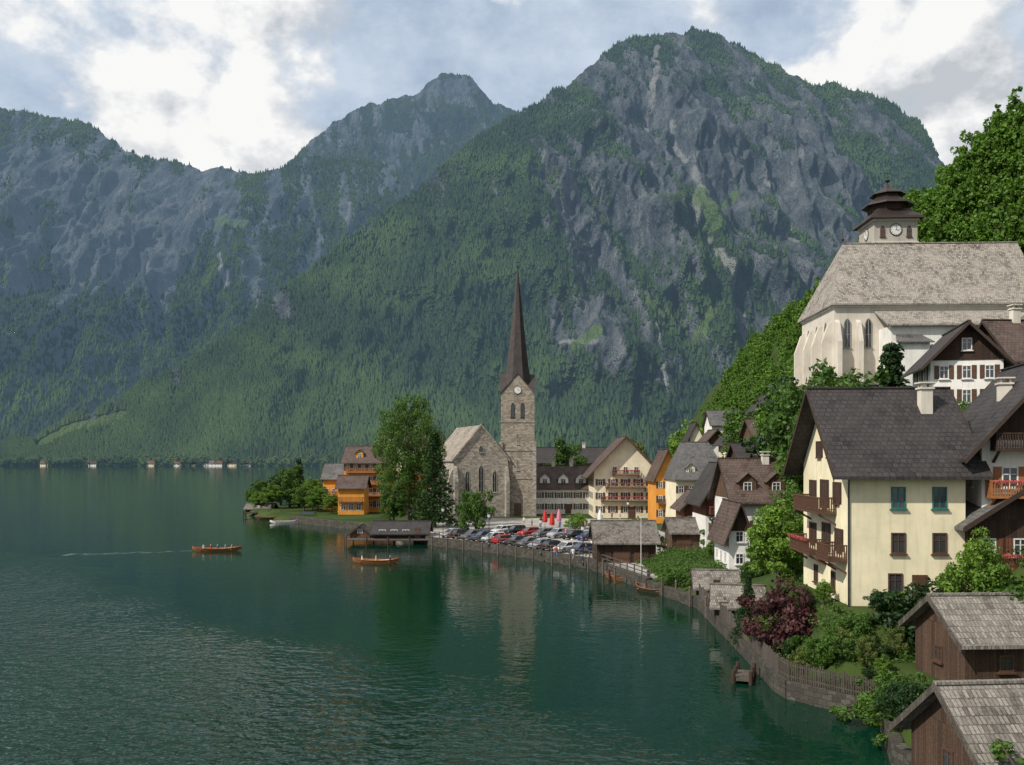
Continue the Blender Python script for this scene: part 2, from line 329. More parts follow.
METAL=plain('dark_metal',(.05,.05,.055),.4,.7); GOLD=plain('gilded_metal',(.5,.32,.08),.35,.9); COPPER=plain('rust_metal',(.040,.027,.024),.5,.2)
FLOW=foliage('red_flowers',(.5,.03,.03),(.6,.12,.15),(.06,.12,.03))
# ---------------------------------------------------------------- foliage meshes
def leaf_quads(cen,rad,per,leaf,squash=.85,r_=rng):
    cen=np.repeat(np.asarray(cen,float),per,0); rad=np.repeat(np.asarray(rad,float),per)[:,None]; n=len(cen)
    d=r_.normal(size=(n,3)); d/=np.linalg.norm(d,axis=1)[:,None]
    P=cen+d*rad*(.45+.55*r_.random((n,1))**.5)*np.array([1,1,squash])
    N=d+.75*r_.normal(size=(n,3)); N/=np.linalg.norm(N,axis=1)[:,None]
    a=np.cross(N,r_.normal(size=(n,3))); a/=np.linalg.norm(a,axis=1)[:,None]; b=np.cross(N,a)
    s=leaf*r_.uniform(.55,1.25,(n,1)); a=a*s*.62; b=b*s
    return np.stack([P-b,P+a*.9,P+b,P-a*.9],1).reshape(-1,3)
def crown_pts(n,Rr,Hh,zc,lob,r_,rc=.33,taper=.25):
    d=r_.normal(size=(n,3)); d/=np.linalg.norm(d,axis=1)[:,None]
    l=1+lob*np.sin(d[:,0]*4+r_.random()*6)*np.cos(d[:,1]*5+r_.random()*6)
    k=(.35+.62*r_.random(n)**.6)*l
    c=d*k[:,None]*np.array([Rr,Rr,Hh])
    c[:,2]+=zc; w=1-taper*np.clip((c[:,2]-zc)/Hh,-.3,1); c[:,:2]*=w[:,None]
    return c,Rr*rc*r_.uniform(.55,1.15,n)
LEAFM={}
for nm,a,b,c in (('leaf_mid',(.035,.085,.012),(.085,.16,.024),(.018,.046,.008)),('leaf_bright',(.075,.155,.016),(.15,.25,.032),(.035,.08,.012)),('leaf_dark',(.012,.034,.010),(.032,.072,.018),(.006,.02,.006)),
   ('leaf_red',(.055,.018,.020),(.10,.04,.04),(.024,.012,.012)),('leaf_olive',(.07,.10,.02),(.13,.16,.04),(.035,.055,.012)),('leaf_hill',(.045,.11,.012),(.12,.225,.026),(.016,.048,.008)),('leaf_deep',(.018,.05,.012),(.05,.10,.02),(.010,.03,.008)),('leaf_full',(.038,.085,.014),(.085,.16,.024),(.02,.05,.01))):
    LEAFM[nm]=foliage(nm,a,b,c)
BARK=plain('bark',(.075,.055,.04),.95,var=.5)
def trunk_mb(h,top,r,limbs,spread,seed):
    q=random.Random(seed); m=MB(); pts=[Vector((0,0,-.6))]
    for i in range(1,5): pts.append(Vector((q.uniform(-.15,.15)*i*.5,q.uniform(-.15,.15)*i*.5,top*i/4)))
    for i in range(4): m.tube(pts[i],pts[i+1],r*(1.15-.25*i),r*(1.15-.25*(i+1)),8)
    for i in range(limbs):
        a=i*2.4+q.random(); z=h*(.28+.35*i/limbs); st=Vector((0,0,z)); md=st+Vector((math.cos(a)*spread*.4,math.sin(a)*spread*.4,h*.1)); en=st+Vector((math.cos(a)*spread*.8,math.sin(a)*spread*.8,h*.26))
        m.tube(st,md,r*.5,r*.34,6); m.tube(md,en,r*.34,r*.1,6)
    return m
PROTO={}
def mkproto(key,leafmat,kind,seed):
    r_=np.random.default_rng(seed)
    if kind=='dec':
        c,rad=crown_pts(120,3.3,4.3,6.0,.38,r_,.25); V=leaf_quads(c,rad,95,.18,r_=r_); tr=trunk_mb(10,8,.28,7,2.8,seed)
    elif kind=='big':
        c,rad=crown_pts(300,3.5,4.5,5.5,.18,r_,.19,-.05); V=leaf_quads(c,rad,110,.095,r_=r_); tr=trunk_mb(10,8,.22,9,2.8,seed)
    elif kind=='con':
        cs=[];rs=[]
        for z in np.linspace(.8,9.7,34):
            rr=(1-z/10)*2.3+.12; m=max(3,int(9*(1-z/11)))
            for q in range(m):
                a=q*6.283/m+z*7+r_.random()*.5; L=rr*r_.uniform(.75,1.12)
                for f in (.35,.68,1.):
                    cs.append((math.cos(a)*L*f,math.sin(a)*L*f,z-.28*L*f*f)); rs.append(.3*(1-.25*f)+.05)
        V=leaf_quads(cs,rs,18,.13,.55,r_); tr=trunk_mb(10,9.6,.2,0,1,seed)
    elif kind=='bush':
        c,rad=crown_pts(60,1.15,.95,.95,.35,r_,.28); V=leaf_quads(c,rad,95,.07,r_=r_); V[:,2]=np.maximum(V[:,2],.02); tr=trunk_mb(2,1.4,.05,6,.9,seed)
    elif kind=='bush2':
        c,rad=crown_pts(46,.85,1.25,1.1,.5,r_,.26); V=leaf_quads(c,rad,100,.06,1.2,r_=r_); V[:,2]=np.maximum(V[:,2],.02); tr=trunk_mb(2,1.4,.05,6,.7,seed)
    tm=tr.mesh('trunk',BARK)
    PROTO[key]=(fastmesh('crown',V,4,leafmat),tm,{'dec':10.3,'big':10.2,'con':10,'bush':2.1,'bush2':2.5}[kind])
mkproto('dec_mid',LEAFM['leaf_mid'],'dec',1); mkproto('dec_mid2',LEAFM['leaf_mid'],'dec',2); mkproto('dec_bright',LEAFM['leaf_bright'],'dec',3); mkproto('dec_olive',LEAFM['leaf_olive'],'dec',4); mkproto('dec_dark',LEAFM['leaf_dark'],'dec',9); mkproto('big',LEAFM['leaf_full'],'big',12)
mkproto('con',LEAFM['leaf_dark'],'con',5); mkproto('con_mid',LEAFM['leaf_deep'],'con',6)
mkproto('bush',LEAFM['leaf_mid'],'bush',7); mkproto('bush_bright',LEAFM['leaf_bright'],'bush',8); mkproto('bush_red',LEAFM['leaf_red'],'bush',10); mkproto('bush_dark',LEAFM['leaf_dark'],'bush',11)
mkproto('bush_tall',LEAFM['leaf_deep'],'bush2',14); mkproto('bush_olive',LEAFM['leaf_olive'],'bush2',15)
def plantw(key,name,label,cat,x,Y,H,wide=1.,group=None,basez=None):
    if basez is None: basez=tz(x,Y)
    cm,tm,ph=PROTO[key]; s=H/ph
    o=thing(name,label,cat,(x,Y,basez-.05),random.random()*6.28,group)
    link('foliage' if 'bush' in key else 'crown',cm,o,scale=(s*wide,s*wide,s)); link('stem' if 'bush' in key else 'trunk',tm,o,scale=(s*min(wide,1.2),s*min(wide,1.2),s)); return o
def plant(key,name,label,cat,px,Y,topy,basez=None,wide=1.,group=None):
    x=(px-512)*Y/F
    if basez is None: basez=tz(x,Y)
    return plantw(key,name,label,cat,x,Y,max(.6,ZY(topy,Y)-basez),wide,group,basez)
# ---------------------------------------------------------------- house kit
_wc={}
def face_pos(dm,face,u,z,out=0):
    w,d=dm
    return {'F':((u,-d/2-out,z),0),'B':((-u,d/2+out,z),math.pi),'L':((-w/2-out,-u,z),-math.pi/2),'R':((w/2+out,u,z),math.pi/2)}[face]
def win(par,dm,face,u,z,w=1.,h=1.35,shut=None,fr=None,arch=False,fine=True,bars=1):
    fr=fr or FW; k=(round(w,2),round(h,2),fr.name,arch,bars)
    if k not in _wc:
        m=MB(); b=.09
        if arch:
            ha=h-w*.7; out=[(-w/2,0),(-w/2,ha)]+[(-w/2+w*i/8,ha+w*.7*math.sin(math.pi*i/8)**.8) for i in range(1,8)]+[(w/2,ha),(w/2,0)]
            n=len(out); inn=[(x*(1-2*b*1.3/w),.12+(y*(1-.24/h))) for x,y in out]
            vs=[(x,-.07,y) for x,y in out]+[(x,-.07,y) for x,y in inn]+[(x,.03,y) for x,y in out]+[(x,.0,y) for x,y in inn]
            fs=[]
            for i in range(n): j=(i+1)%n; fs+=[(i,j,n+j,n+i),(i,2*n+i,2*n+j,j),(n+i,n+j,3*n+j,3*n+i)]
            m.add(vs,fs); m.box(-.04,-.05,.1,.04,-.02,h-.1); m.box(-w/2+b,-.05,h*.45,w/2-b,-.02,h*.45+.06)
            pm=MB().add([(x,-.012,y) for x,y in inn],[tuple(range(n))])
        else:
            m.box(-w/2,-.07,0,-w/2+b,.03,h); m.box(w/2-b,-.07,0,w/2,.03,h); m.box(-w/2+b,-.07,h-b,w/2-b,.03,h); m.box(-w/2+b,-.07,0,w/2-b,.03,b)
            for i in range(bars): x=-w/2+w*(i+1)/(bars+1); m.box(x-.035,-.05,b,x+.035,-.018,h-b)
            m.box(-w/2+b,-.045,h*.62,w/2-b,-.02,h*.62+.05)
            pm=MB().add([(-w/2+b,-.012,b),(w/2-b,-.012,b),(w/2-b,-.012,h-b),(-w/2+b,-.012,h-b)],[(0,1,2,3)])
        _wc[k]=(m.mesh('window',fr),pm.mesh('pane',MGLASS),MB().box(-w/2-.1,-.18,-.09,w/2+.1,.03,-.003).mesh('sill',fr))
    wm,pm,sm=_wc[k]; loc,rz=face_pos(dm,face,u,z)
    o=link('window',wm,par,loc,rz); link('pane',pm,o)
    if fine: link('sill',sm,o)
    if shut:
        k2=('s',round(w,2),round(h,2),shut.name)
        if k2 not in _wc:
            q=w*.5; m=MB().box(-q/2,-.05,0,q/2,-.008,h).box(-q/2+.05,-.065,.06,q/2-.05,-.052,h*.48).box(-q/2+.05,-.065,h*.54,q/2-.05,-.052,h-.06); _wc[k2]=m.mesh('shutter',shut)
        for sgn in(-1,1): link('shutter',_wc[k2],o,(sgn*(w/2+w*.25+.01),0,0))
    return o
def door(par,dm,face,u,z,w=1.1,h=2.1,m=None):
    loc,rz=face_pos(dm,face,u,z); mb=MB().box(-w/2,-.08,0,w/2,.02,h).box(-w/2+.1,-.11,.15,w/2-.1,-.081,h*.45).box(-w/2+.1,-.11,h*.52,w/2-.1,-.081,h-.15)
    o=part('door',mb,m or FB,par,loc=loc,rz=rz); part('handle',MB().box(w/2-.2,-.16,1.,w/2-.12,-.112,1.12),METAL,o)
def balcony(par,dm,face,u,z,w,dep=1.1,m=None,step=.16,flowers=False):
    m=m or FB; loc,rz=face_pos(dm,face,u,z)
    mb=MB().box(-w/2,-dep,-.16,w/2,.02,0)
    for x in (-w/2+.2,w/2-.2): mb.bar((x,-.0,-.9),(x,-dep+.1,-.2),.14)
    o=part('balcony',mb,m,par,loc=loc,rz=rz)
    r=MB().box(-w/2,-dep,.92,w/2,-dep+.09,1.02).box(-w/2,-dep+.01,.12,w/2,-dep+.07,.19)
    for s in(-1,1):
        x=s*(w/2-.045); r.box(x-.045,-dep+.092,.92,x+.045,0,1.02); r.box(x-.03,-dep+.092,.12,x+.03,0,.19)
    n=int(w/step)
    for i in range(n+1):
        x=-w/2+.06+(w-.12)*i/n; r.box(x-step*.27,-dep+.02,.0,x+step*.27,-dep+.06,.919)
    for i in range(int(dep/step)):
        for s in(-1,1): y=-dep+.14+i*step; r.box(s*(w/2-.03)-.02,y-step*.27,.0,s*(w/2-.03)+.02,y+step*.27,.919)
    part('railing',r,m,o)
    if flowers:
        xs_=np.arange(-w/2+.2,w/2-.1,.16)
        link('flower_box',fastmesh('flower_box',leaf_quads([(x,-dep-.12,.93) for x in xs_],[.15]*len(xs_),30,.045),4,FLOW),o)
def roof_geo(w,d,h,rh,ov,og,ridge,hipL=0,hipR=0,t=.2):
    m=MB()
    a,b=(w,d) if ridge=='x' else (d,w)
    p=rh/(b/2); e=b/2+ov; ze=h-ov*p; xl=-a/2-og; xr=a/2+og; rl=xl+(hipL+og if hipL else 0); rr=xr-(hipR+og if hipR else 0); zr=h+rh
    def T(x,y,z): return (x,y,z) if ridge=='x' else (-y,x,z)
    m.slab([T(xl,-e,ze),T(xr,-e,ze),T(rr,0,zr),T(rl,0,zr)],t); m.slab([T(xr,e,ze),T(xl,e,ze),T(rl,0,zr),T(rr,0,zr)],t)
    if hipL: m.slab([T(xl,e,ze),T(xl,-e,ze),T(rl,0,zr)],t)
    if hipR: m.slab([T(xr,-e,ze),T(xr,e,ze),T(rr,0,zr)],t)
    return m,T,(e,ze,xl,xr,rl,rr,zr)
def house(name,label,cat,loc,rz,w,d,h,rh,ridge='x',wall=None,roof=None,ov=.7,og=.6,hipL=0,hipR=0,base=2.,lower=None,lower_h=0,gable=None,wins=(),balcs=(),doors=(),chim=(),dorm=(),group=None,fr=None,shut=None,barge=None,fine=True):
    o=thing(name,label,cat,loc,rz,group); dm=(w,d); wall=wall or WHITE; roof=roof or RDARK
    a,b=(w,d) if ridge=='x' else (d,w)
    m=MB(); ax='x' if ridge=='x' else 'y'
    zb=-base
    if hipL or hipR: m.box(-w/2,-d/2,zb,w/2,d/2,h)
    else: m.prism([(-b/2,zb),(b/2,zb),(b/2,h),(0,h+rh-.02),(-b/2,h)],-a/2,a/2,ax)
    part('wall',m,wall,o)
    if lower: part('lower_wall',MB().box(-w/2-.04,-d/2-.04,zb,w/2+.04,d/2+.04,lower_h),lower,o)
    rm,T,(e,ze,xl,xr,rl,rr,zr)=roof_geo(w,d,h,rh,ov,og,ridge,hipL,hipR)
    ro=part('roof',rm,roof,o)
    cap=MB(); cap.bar(T(rl-.02,0,zr+.24),T(rr+.02,0,zr+.24),.3,.12); part('ridge_cap',cap,roof,ro)
    if not hipL and not hipR:
        for x in (xl-.03,xr+.03):
            bg=MB().prism([(-e,ze-.12),(0,zr-.12),(e,ze-.12),(e,ze+.24),(0,zr+.24),(-e,ze+.24)],x-.03,x+.03,ax)
            part('bargeboard',bg,barge or TRIM,o)
    if gable:
        for s in(-1,1):
            x0=s*(a/2+.004); x1=s*(a/2+.07); g=MB().prism([(-b/2,h-.1),(b/2,h-.1),(b/2,h),(0,h+rh-.03),(-b/2,h)],min(x0,x1),max(x0,x1),ax)
            part('gable_cladding',g,gable,o)
    for q in wins:
        face,u,z=q[:3]; ww=q[3] if len(q)>3 else 1.; hh=q[4] if len(q)>4 else 1.35
        out=.05 if (lower and z<lower_h) else (.075 if gable and z>h-.1 else 0)
        win(o,(w+2*out,d+2*out),face,u,z,ww,hh,(q[5] if len(q)>5 else shut),fr,fine=fine)
    for q in balcs: balcony(o,dm,*q[:4],**(q[4] if len(q)>4 else {}))
    for q in doors: door(o,(w+(.08 if lower else 0),d+(.08 if lower else 0)),*q)
    for cx,cy,ch in chim:
        c=MB(); zz=h+rh*(1-abs(cy if ridge=='x' else cx)/(b/2)); c.box(cx-.4,cy-.35,zz-.8,cx+.4,cy+.35,zz+ch).box(cx-.5,cy-.45,zz+ch,cx+.5,cy+.45,zz+ch+.12)
        for sx in(-.3,.3):
            for sy in(-.25,.25): c.box(cx+sx-.07,cy+sy-.07,zz+ch+.12,cx+sx+.07,cy+sy+.07,zz+ch+.4)
        c.box(cx-.55,cy-.5,zz+ch+.4,cx+.55,cy+.5,zz+ch+.5); part('chimney',c,BEIGE,ro)
    for (du,dw,dh) in dorm:
        p=rh/(d/2); fz=h+.5; y0=-d/2+.5/p+.25; db=MB().prism([(-dw/2,-.3),(dw/2,-.3),(dw/2,dh),(0,dh+dw*.45),(-dw/2,dh)],y0,y0+(dh+dw*.45)/p+.4)
        do=part('dormer',db,wall if gable is None else gable,o,loc=(du,0,fz))
        dr=MB()
        for s in(-1,1): dr.slab([(s*(dw/2+.25),y0-.3,dh-.22),(0,y0-.3,dh+dw*.45),(0,y0+(dh+dw*.45)/p+.6,dh+dw*.45),(s*(dw/2+.25),y0+dh/p+.4,dh-.22)],.1)
        part('dormer_roof',dr,roof,do); win(do,(dw,-2*y0),'F',0,.15,dw*.5,dh*.8,None,fr,fine=False)
    return o
def grid(face,us,zs,w=1.,h=1.3,sh=None): return [(face,u,z,w,h)+((sh,) if sh else ()) for z in zs for u in us]
def hpx(name,label,cat,pl,pr,Y,bz,ey,ry,d,ridge='x',rz=0.,**k):
    w=(pr-pl)*Y/F; x=((pl+pr)/2-512)*Y/F; h=ZY(ey,Y)-bz; zr=ZY(ry,Y+(d/2 if ridge=='x' else 0)); return house(name,label,cat,(x,Y+d/2,bz),rz,w,d,h,zr-bz-h,ridge,**k)
def us(w,n): return [(-w/2+w*(i+.5)/n) for i in range(n)]
# ---------------------------------------------------------------- yellow house
A=Vector((22.5,60)); w_,d_=7.6,10.6; rz_=R(-2); cr,sr=math.cos(rz_),math.sin(rz_)
cx=A.x+w_/2*cr-d_/2*sr; cy=A.y+w_/2*sr+d_/2*cr
yh=house('yellow_house','tall pale yellow house with dark tiled roof and brown gable balconies above the garden','house',(cx,cy,5.0),rz_,w_,d_,9.4,5.3,'x',YELL,RDARK,ov=.95,og=1.3,base=4,
 wins=[('F',-.6,6.5,.95,1.45),('F',2.1,6.5,.95,1.45)],
 balcs=[('L',-.4,6.1,6.2,dict(dep=1.3)),('L',-2.,3.0,5.,dict(dep=1.3,flowers=True)),('L',3.6,3.0,2.6,dict(dep=1.3))],
 doors=[('F',.8,.0,1.,2.1)],chim=[(2.7,-1.6,1.6)],fr=FG)
for q in [('F',-.6,3.5,.95,1.4,None),('F',2.1,3.5,.95,1.4,None),('F',-.8,.9,.95,1.3,None),('F',2.6,.9,.95,1.3,None),
 ('L',-2.8,6.7,.9,1.5,TRIM),('L',0,6.3,1.,2.0,TRIM),('L',2.8,6.7,.9,1.5,TRIM),('L',-2.8,3.5,.9,1.5,TRIM),('L',0.4,3.2,1.,2.0,TRIM),('L',3.2,3.5,.9,1.5,TRIM),('L',-2,.6,.9,1.3,None),('L',2,.6,.9,1.3,None),('L',-1.2,9.9,.8,1.2,TRIM),('L',1.2,9.9,.8,1.2,TRIM)]:
    win(yh,(w_,d_),*q,FB)
part('downpipe',MB().tube((-w_/2-.08,-d_/2-.08,-3),(-w_/2-.08,-d_/2-.08,9.),.06,.06,6).bar((-w_/2-.08,-d_/2-.08,9.),(-w_/2-.08,-d_/2-.9,8.5),.1),METAL,yh)
# ---------------------------------------------------------------- houses to the right
house('chalet','white chalet with dark roof and orange wood balconies at the right edge','house',(36.6,63.5,9.),R(-12),9.,9.5,7.2,5.2,'y',WHITE,RDARK,ov=1.4,og=1.5,base=5,gable=DW,
 wins=grid('F',[-2.8,-.6,2.],[1.,3.9],1.,1.4,OWOOD)+grid('L',[-3,-.5,2.5],[1.,3.9],.9,1.3)+[('F',-1.2,7.5,1.,1.3),('F',1.2,7.5,1.,1.3)],balcs=[('F',0,6.5,8.,dict(m=DW,dep=1.3)),('F',0,3.4,8.6,dict(m=OWOOD,dep=1.3,flowers=True))],chim=[(1.,1.,1.2),(-2.,-1.,.9)])
house('timber_house','dark brown timber house with reddish balcony beside the yellow house','house',(33.6,63.,4.6),R(-4),6.6,8,6.0,2.2,'y',DW,RSLATE,ov=.7,og=.9,base=4,lower=PINK,lower_h=2.6,
 wins=grid('F',[-2.,0,2.],[.8],.9,1.2)+grid('F',[-2.,0,2.],[3.8],.9,1.2,RW)+grid('L',[-2,1.5],[3.6],.8,1.2),balcs=[('F',0,3.,6.4,dict(m=RW,dep=1.,flowers=True))],fr=FW)
house('gabled_house','white walled house with small timber gable and dark roof below the hill church','house',(44.6,90.5,19.3),R(-14),6.4,9,5.0,3.3,'y',WHITE,RDARK,ov=1.0,og=1.1,base=8,gable=DW,
 wins=grid('F',[-2.,.0,2.],[.8,3.1],.85,1.3,FB)+[('F',0,5.8,.9,1.2)]+grid('L',[-2.5,0,2.5],[.8,3.1],.9,1.3,FB),chim=[(1.4,0,1.1)])
house('upper_chalet','dark timber chalet with white lower storey squeezed above the right edge chalet','house',(47.6,77.5,16.6),R(-16),5.6,7.5,4.2,3.0,'y',DW,RBROWN,ov=1.,og=1.1,base=8,lower=WHITE,lower_h=2.3,
 wins=grid('F',[-1.7,.0,1.7],[.6],.85,1.2)+grid('F',[-1.7,.0,1.7],[2.8],.85,1.1)+grid('L',[-2.2,0,2.2],[2.7],.8,1.1),balcs=[('F',0,2.45,5.2,dict(m=MW,dep=1.,flowers=True))],chim=[(-1.,.5,1.3)])
house('brown_roof_house','brown roofed house between the gabled house and right edge','house',(53.4,93,21.),R(4),8.,8,4.,3.8,'x',DW,RBROWN,ov=1.,og=1.,base=8,wins=grid('F',[-3,-1,1,3],[.6,2.4],.9,1.1),chim=[(-1.5,0,1.3),(1.5,0,1.3)],dorm=[(-1.,1.6,1.3)],lower=WHITE,lower_h=2.)
house('grey_cottage','small grey shingled cottage right of the hill church','house',(62.5,103,27.),R(-6),7.,8,3.,3.,'y',GW,RGREY,ov=.9,og=.9,base=6,wins=grid('F',[-2,0,2],[1.],.9,1.2))
house('timber_hut','dark timber hut with brown grey shingle roof just below the timber house','hut',(28.3,49.8,2.7),R(3),9.6,5.2,2.8,1.65,'x',BWD,RHUT,ov=.7,og=.6,base=3,wins=[('F',-2.6,1.,.8,.9),('F',1.,1.,.8,.9),('L',0,1.,.8,.9)],doors=[('F',-.8,0,1.,1.9)],barge=GW,fr=FB)
house('timber_boathouse','weathered boathouse with large brown grey shingle roof in the bottom right corner','boathouse',(23.4,38.8,.4),R(5),9.6,6.,2.4,2.3,'x',BWD,RHUT,ov=.8,og=.6,base=2,wins=[('L',0,1.2,.8,.9)],doors=[('F',-1.5,.2,1.6,1.9)],barge=GW,fr=FB)
# ---------------------------------------------------------------- parish church on hill
o=thing('hill_church','large pale hillside church with long grey shingle roof and pagoda shaped tower','church',(57.3,128,24.3),R(-2)); L_,D_=27.5,15.
hh=11.6; rr_=9.1
part('wall',MB().box(-L_/2,-D_/2,-8,L_/2,D_/2,hh).prism([(-D_/2,hh),(D_/2,hh),(0,hh+rr_)],-L_/2+4,L_/2,'x'),BEIGE,o); dm=(L_,D_)
m,T,_=roof_geo(L_,D_,hh,rr_,.6,.5,'x',3.6,0,.25); ro=part('roof',m,RLIGHT,o); part('ridge_cap',MB().bar((-L_/2+3.6,0,hh+rr_+.3),(L_/2+.5,0,hh+rr_+.3),.35,.15),RLIGHT,ro)
part('cornice',MB().box(-L_/2-.25,-D_/2-.25,hh-.9,L_/2+.25,-D_/2-.003,hh-.5).box(-L_/2-.25,-D_/2,hh-.9,-L_/2-.003,D_/2,hh-.5),WHITE,o)
for u in (-4,0,4): win(o,dm,'L',u,4.4,1.2,4.8,None,GFR,arch=True)
for u in (-12,-9.2): win(o,dm,'F',u,5.2,1.,4.,None,GFR,arch=True)
for u in (9,12): win(o,dm,'F',u,5,1.,4.2,None,GFR,arch=True)
for x in (-13.4,-10.6): part('buttress',MB().prism([(-1.4,-8),(0,-8),(0,9),(-.5,8.6),(-1.4,6)],x-.3,x+.3,'x'),BEIGE,o,loc=(0,-D_/2-.004,0))
for y in (-6.5,-2,2,6.5): part('buttress',MB().prism([(-1.4,-8),(0,-8),(0,9),(-.5,8.6),(-1.4,6)],y-.3,y+.3,'y'),BEIGE,o,loc=(-L_/2-.004,0,0))
sm=MB().box(-7.2,-4.2,-8,9.5,0,7.6); an=part('sacristy',sm,WHITE,o,loc=(-0.6,-D_/2-.02,0))
m=MB().slab([(-7.9,-4.9,7.5),(10.2,-4.9,7.5),(10.2,0,10.),(-7.9,0,10.)],.22); part('sacristy_roof',m,RLIGHT,an)
for u in (-5,-2,1.5,5,8): win(an,(17,8.4),'F',u,3.4,1.,1.8,None,GFR,arch=True)
ap=part('porch',MB().box(-2,-1.8,-8,2,0,5.2),WHITE,an,loc=(-5.,-4.2-.01,0)); part('porch_roof',MB().slab([(-2.4,-2.3,5.1),(2.4,-2.3,5.1),(1.6,0,6.3),(-1.6,0,6.3)],.15),RSLATE,ap)
TH=25.3
tw=part('tower',MB().box(-3.1,-3.1,0,3.1,3.1,TH),GREYP,o,loc=(-1.6,D_/2-1.6,0))
part('cornice',MB().box(-3.3,-3.3,TH-.4,3.3,3.3,TH-.003),BEIGE,tw); part('string_course',MB().box(-3.25,-3.25,21.6,3.25,3.25,21.9),BEIGE,tw)
s2=math.sqrt(2)
part('tower_roof',MB().lathe([(3.9*s2,TH-.1),(3.75*s2,TH+.25),(2.7*s2,TH+1.1),(2.4*s2,TH+1.6)],4,math.pi/4),COPPER,tw)
part('lantern',MB().lathe([(2.8,TH+1.5),(2.8,TH+2.5)],8,R(22.5)),DW,tw)
part('lantern_roof',MB().lathe([(3.7,TH+2.4),(3.5,TH+2.7),(2.5,TH+3.3),(2.,TH+3.7),(1.9,TH+4.2)],8,R(22.5)),COPPER,tw)
part('upper_lantern_roof',MB().lathe([(2.6,TH+4.1),(2.4,TH+4.3),(1.4,TH+4.8),(.6,TH+5.3),(.14,TH+5.8)],8,R(22.5)),COPPER,tw)
part('finial',MB().tube((0,0,TH+5.7),(0,0,TH+7.9),.06,.04,6).lathe([(.05,TH+6.),(.4,TH+6.35),(.05,TH+6.7)],8).box(-.4,-.04,TH+7.4,.4,.04,TH+7.5),COPPER,tw)
def clock(par,loc,r,rz=0):
    n=24; c=part('clock',MB().prism([(r*math.cos(2*math.pi*i/n),r*math.sin(2*math.pi*i/n)) for i in range(n)],-.08,0),TRIM,par,loc=loc,rz=rz)
    part('dial',MB().prism([(r*.86*math.cos(2*math.pi*i/n),r*.86*math.sin(2*math.pi*i/n)) for i in range(n)],-.10,-.081),FW,c)
    h=MB().bar((0,-.12,0),(0,-.12,r*.7),.08,.02).bar((0,-.12,0),(r*.45,-.12,-r*.1),.1,.02)
    for i in range(12): a=i*math.pi/6; h.bar((r*.66*math.cos(a),-.115,r*.66*math.sin(a)),(r*.82*math.cos(a),-.115,r*.82*math.sin(a)),.08,.02)
    part('clock_hands',h,TRIM,c)
clock(tw,(0,-3.103,23.6),.9); 
for u in(-1.9,1.9): win(tw,(6.2,6.2),'F',u,22.6,.7,1.6,None,FB,arch=True)
clock(tw,(-3.103,0,23.6),.9,-math.pi/2)
part('finial',MB().tube((0,0,0),(0,0,1.9),.06,.04,6).lathe([(.04,.3),(.25,.55),(.04,.8)],8),COPPER,o,loc=(-L_/2+3.6,0,hh+rr_+.3))
tag(part('retaining_wall',MB().box(-6,-.6,-16,9,.6,0).box(-6.2,-.8,0,9.2,.8,.25),STONEL,None,loc=(48.5,116.3,24.2)),'high stone retaining wall below the hill church','wall')
# ---------------------------------------------------------------- lakeside church
o=thing('lakeside_church','lakeside stone church with slender dark spire and pointed gable','church',(1.3,210,1.2)); 
ts=3.85
tw=part('tower',MB().box(-ts,-ts,-2,ts,ts,28.2),STONE,o)
for z in (8.5,15.,21.5): part('string_course',MB().box(-ts-.12,-ts-.12,z,ts+.12,ts+.12,z+.25),STONEL,tw)
for x in(-1,1):
    for y in(-1,1): part('corner_pier',MB().box(x*ts-.4,y*ts-.4,-2,x*ts+.4,y*ts+.4,17),STONEL,tw)
part('tower_gable',MB().prism([(-ts+.1,28.2),(ts-.1,28.2),(0,32.6)],-ts-.02,ts+.02,'y'),STONE,tw); part('tower_gable',MB().prism([(-ts+.1,28.2),(ts-.1,28.2),(0,32.6)],-ts-.03,ts+.03,'x'),STONE,tw)
SP=plain('spire_slate',(.05,.038,.036),.6,var=.5,scale=1.)
for f,(ex,ey) in (('F',(0,-1)),('L',(-1,0)),('R',(1,0)),('B',(0,1))):
    m=MB()
    for s in(-1,1):
        if ey: m.slab([(s*(ts+.12),ey*(ts+.2),28.0),(s*(ts*.6),ey*1.2,28.0),(0,ey*.6,32.7),(0,ey*(ts+.2),32.7)],.12)
        else: m.slab([(ex*(ts+.2),s*(ts+.12),28.01),(ex*1.2,s*(ts*.6),28.01),(ex*.6,0,32.72),(ex*(ts+.2),0,32.72)],.12)
    part('gable_roof',m,SP,tw)
spi=part('spire',MB().lathe([(3.9,28.4),(3.35,31.),(2.75,34.5),(2.05,40.),(1.2,47.5),(.5,54.),(.1,57.8)],8,R(22.5)),SP,tw)
part('finial',MB().tube((0,0,57.6),(0,0,60),.07,.05,6).box(-.45,-.05,58.9,.45,.05,59.05).lathe([(.05,57.7),(.25,57.95),(.05,58.2)],8),COPPER,spi)
for f in 'FLR':
    win(tw,(2*ts,2*ts),f,-1.1,22.6,.9,3.4,None,METAL,arch=True); win(tw,(2*ts,2*ts),f,1.1,22.6,.9,3.4,None,METAL,arch=True)
    win(tw,(2*ts,2*ts),f,0,10.5,.6,2.6,None,STONEL,arch=True); win(tw,(2*ts,2*ts),f,0,16.5,.6,2.6,None,STONEL,arch=True)
clock(tw,(0,-ts-.035,28.9),.95); clock(tw,(-ts-.035,0,28.9),.95,-math.pi/2)
door(tw,(2*ts,2*ts),'F',0,.0,1.6,3.)
nw,nd,nh,nr=12.8,22.,13.0,7.6; rzn=R(18)
fc=Vector((-7.0,203.5)); nc=fc+Vector((-math.sin(rzn),math.cos(rzn)))*nd/2
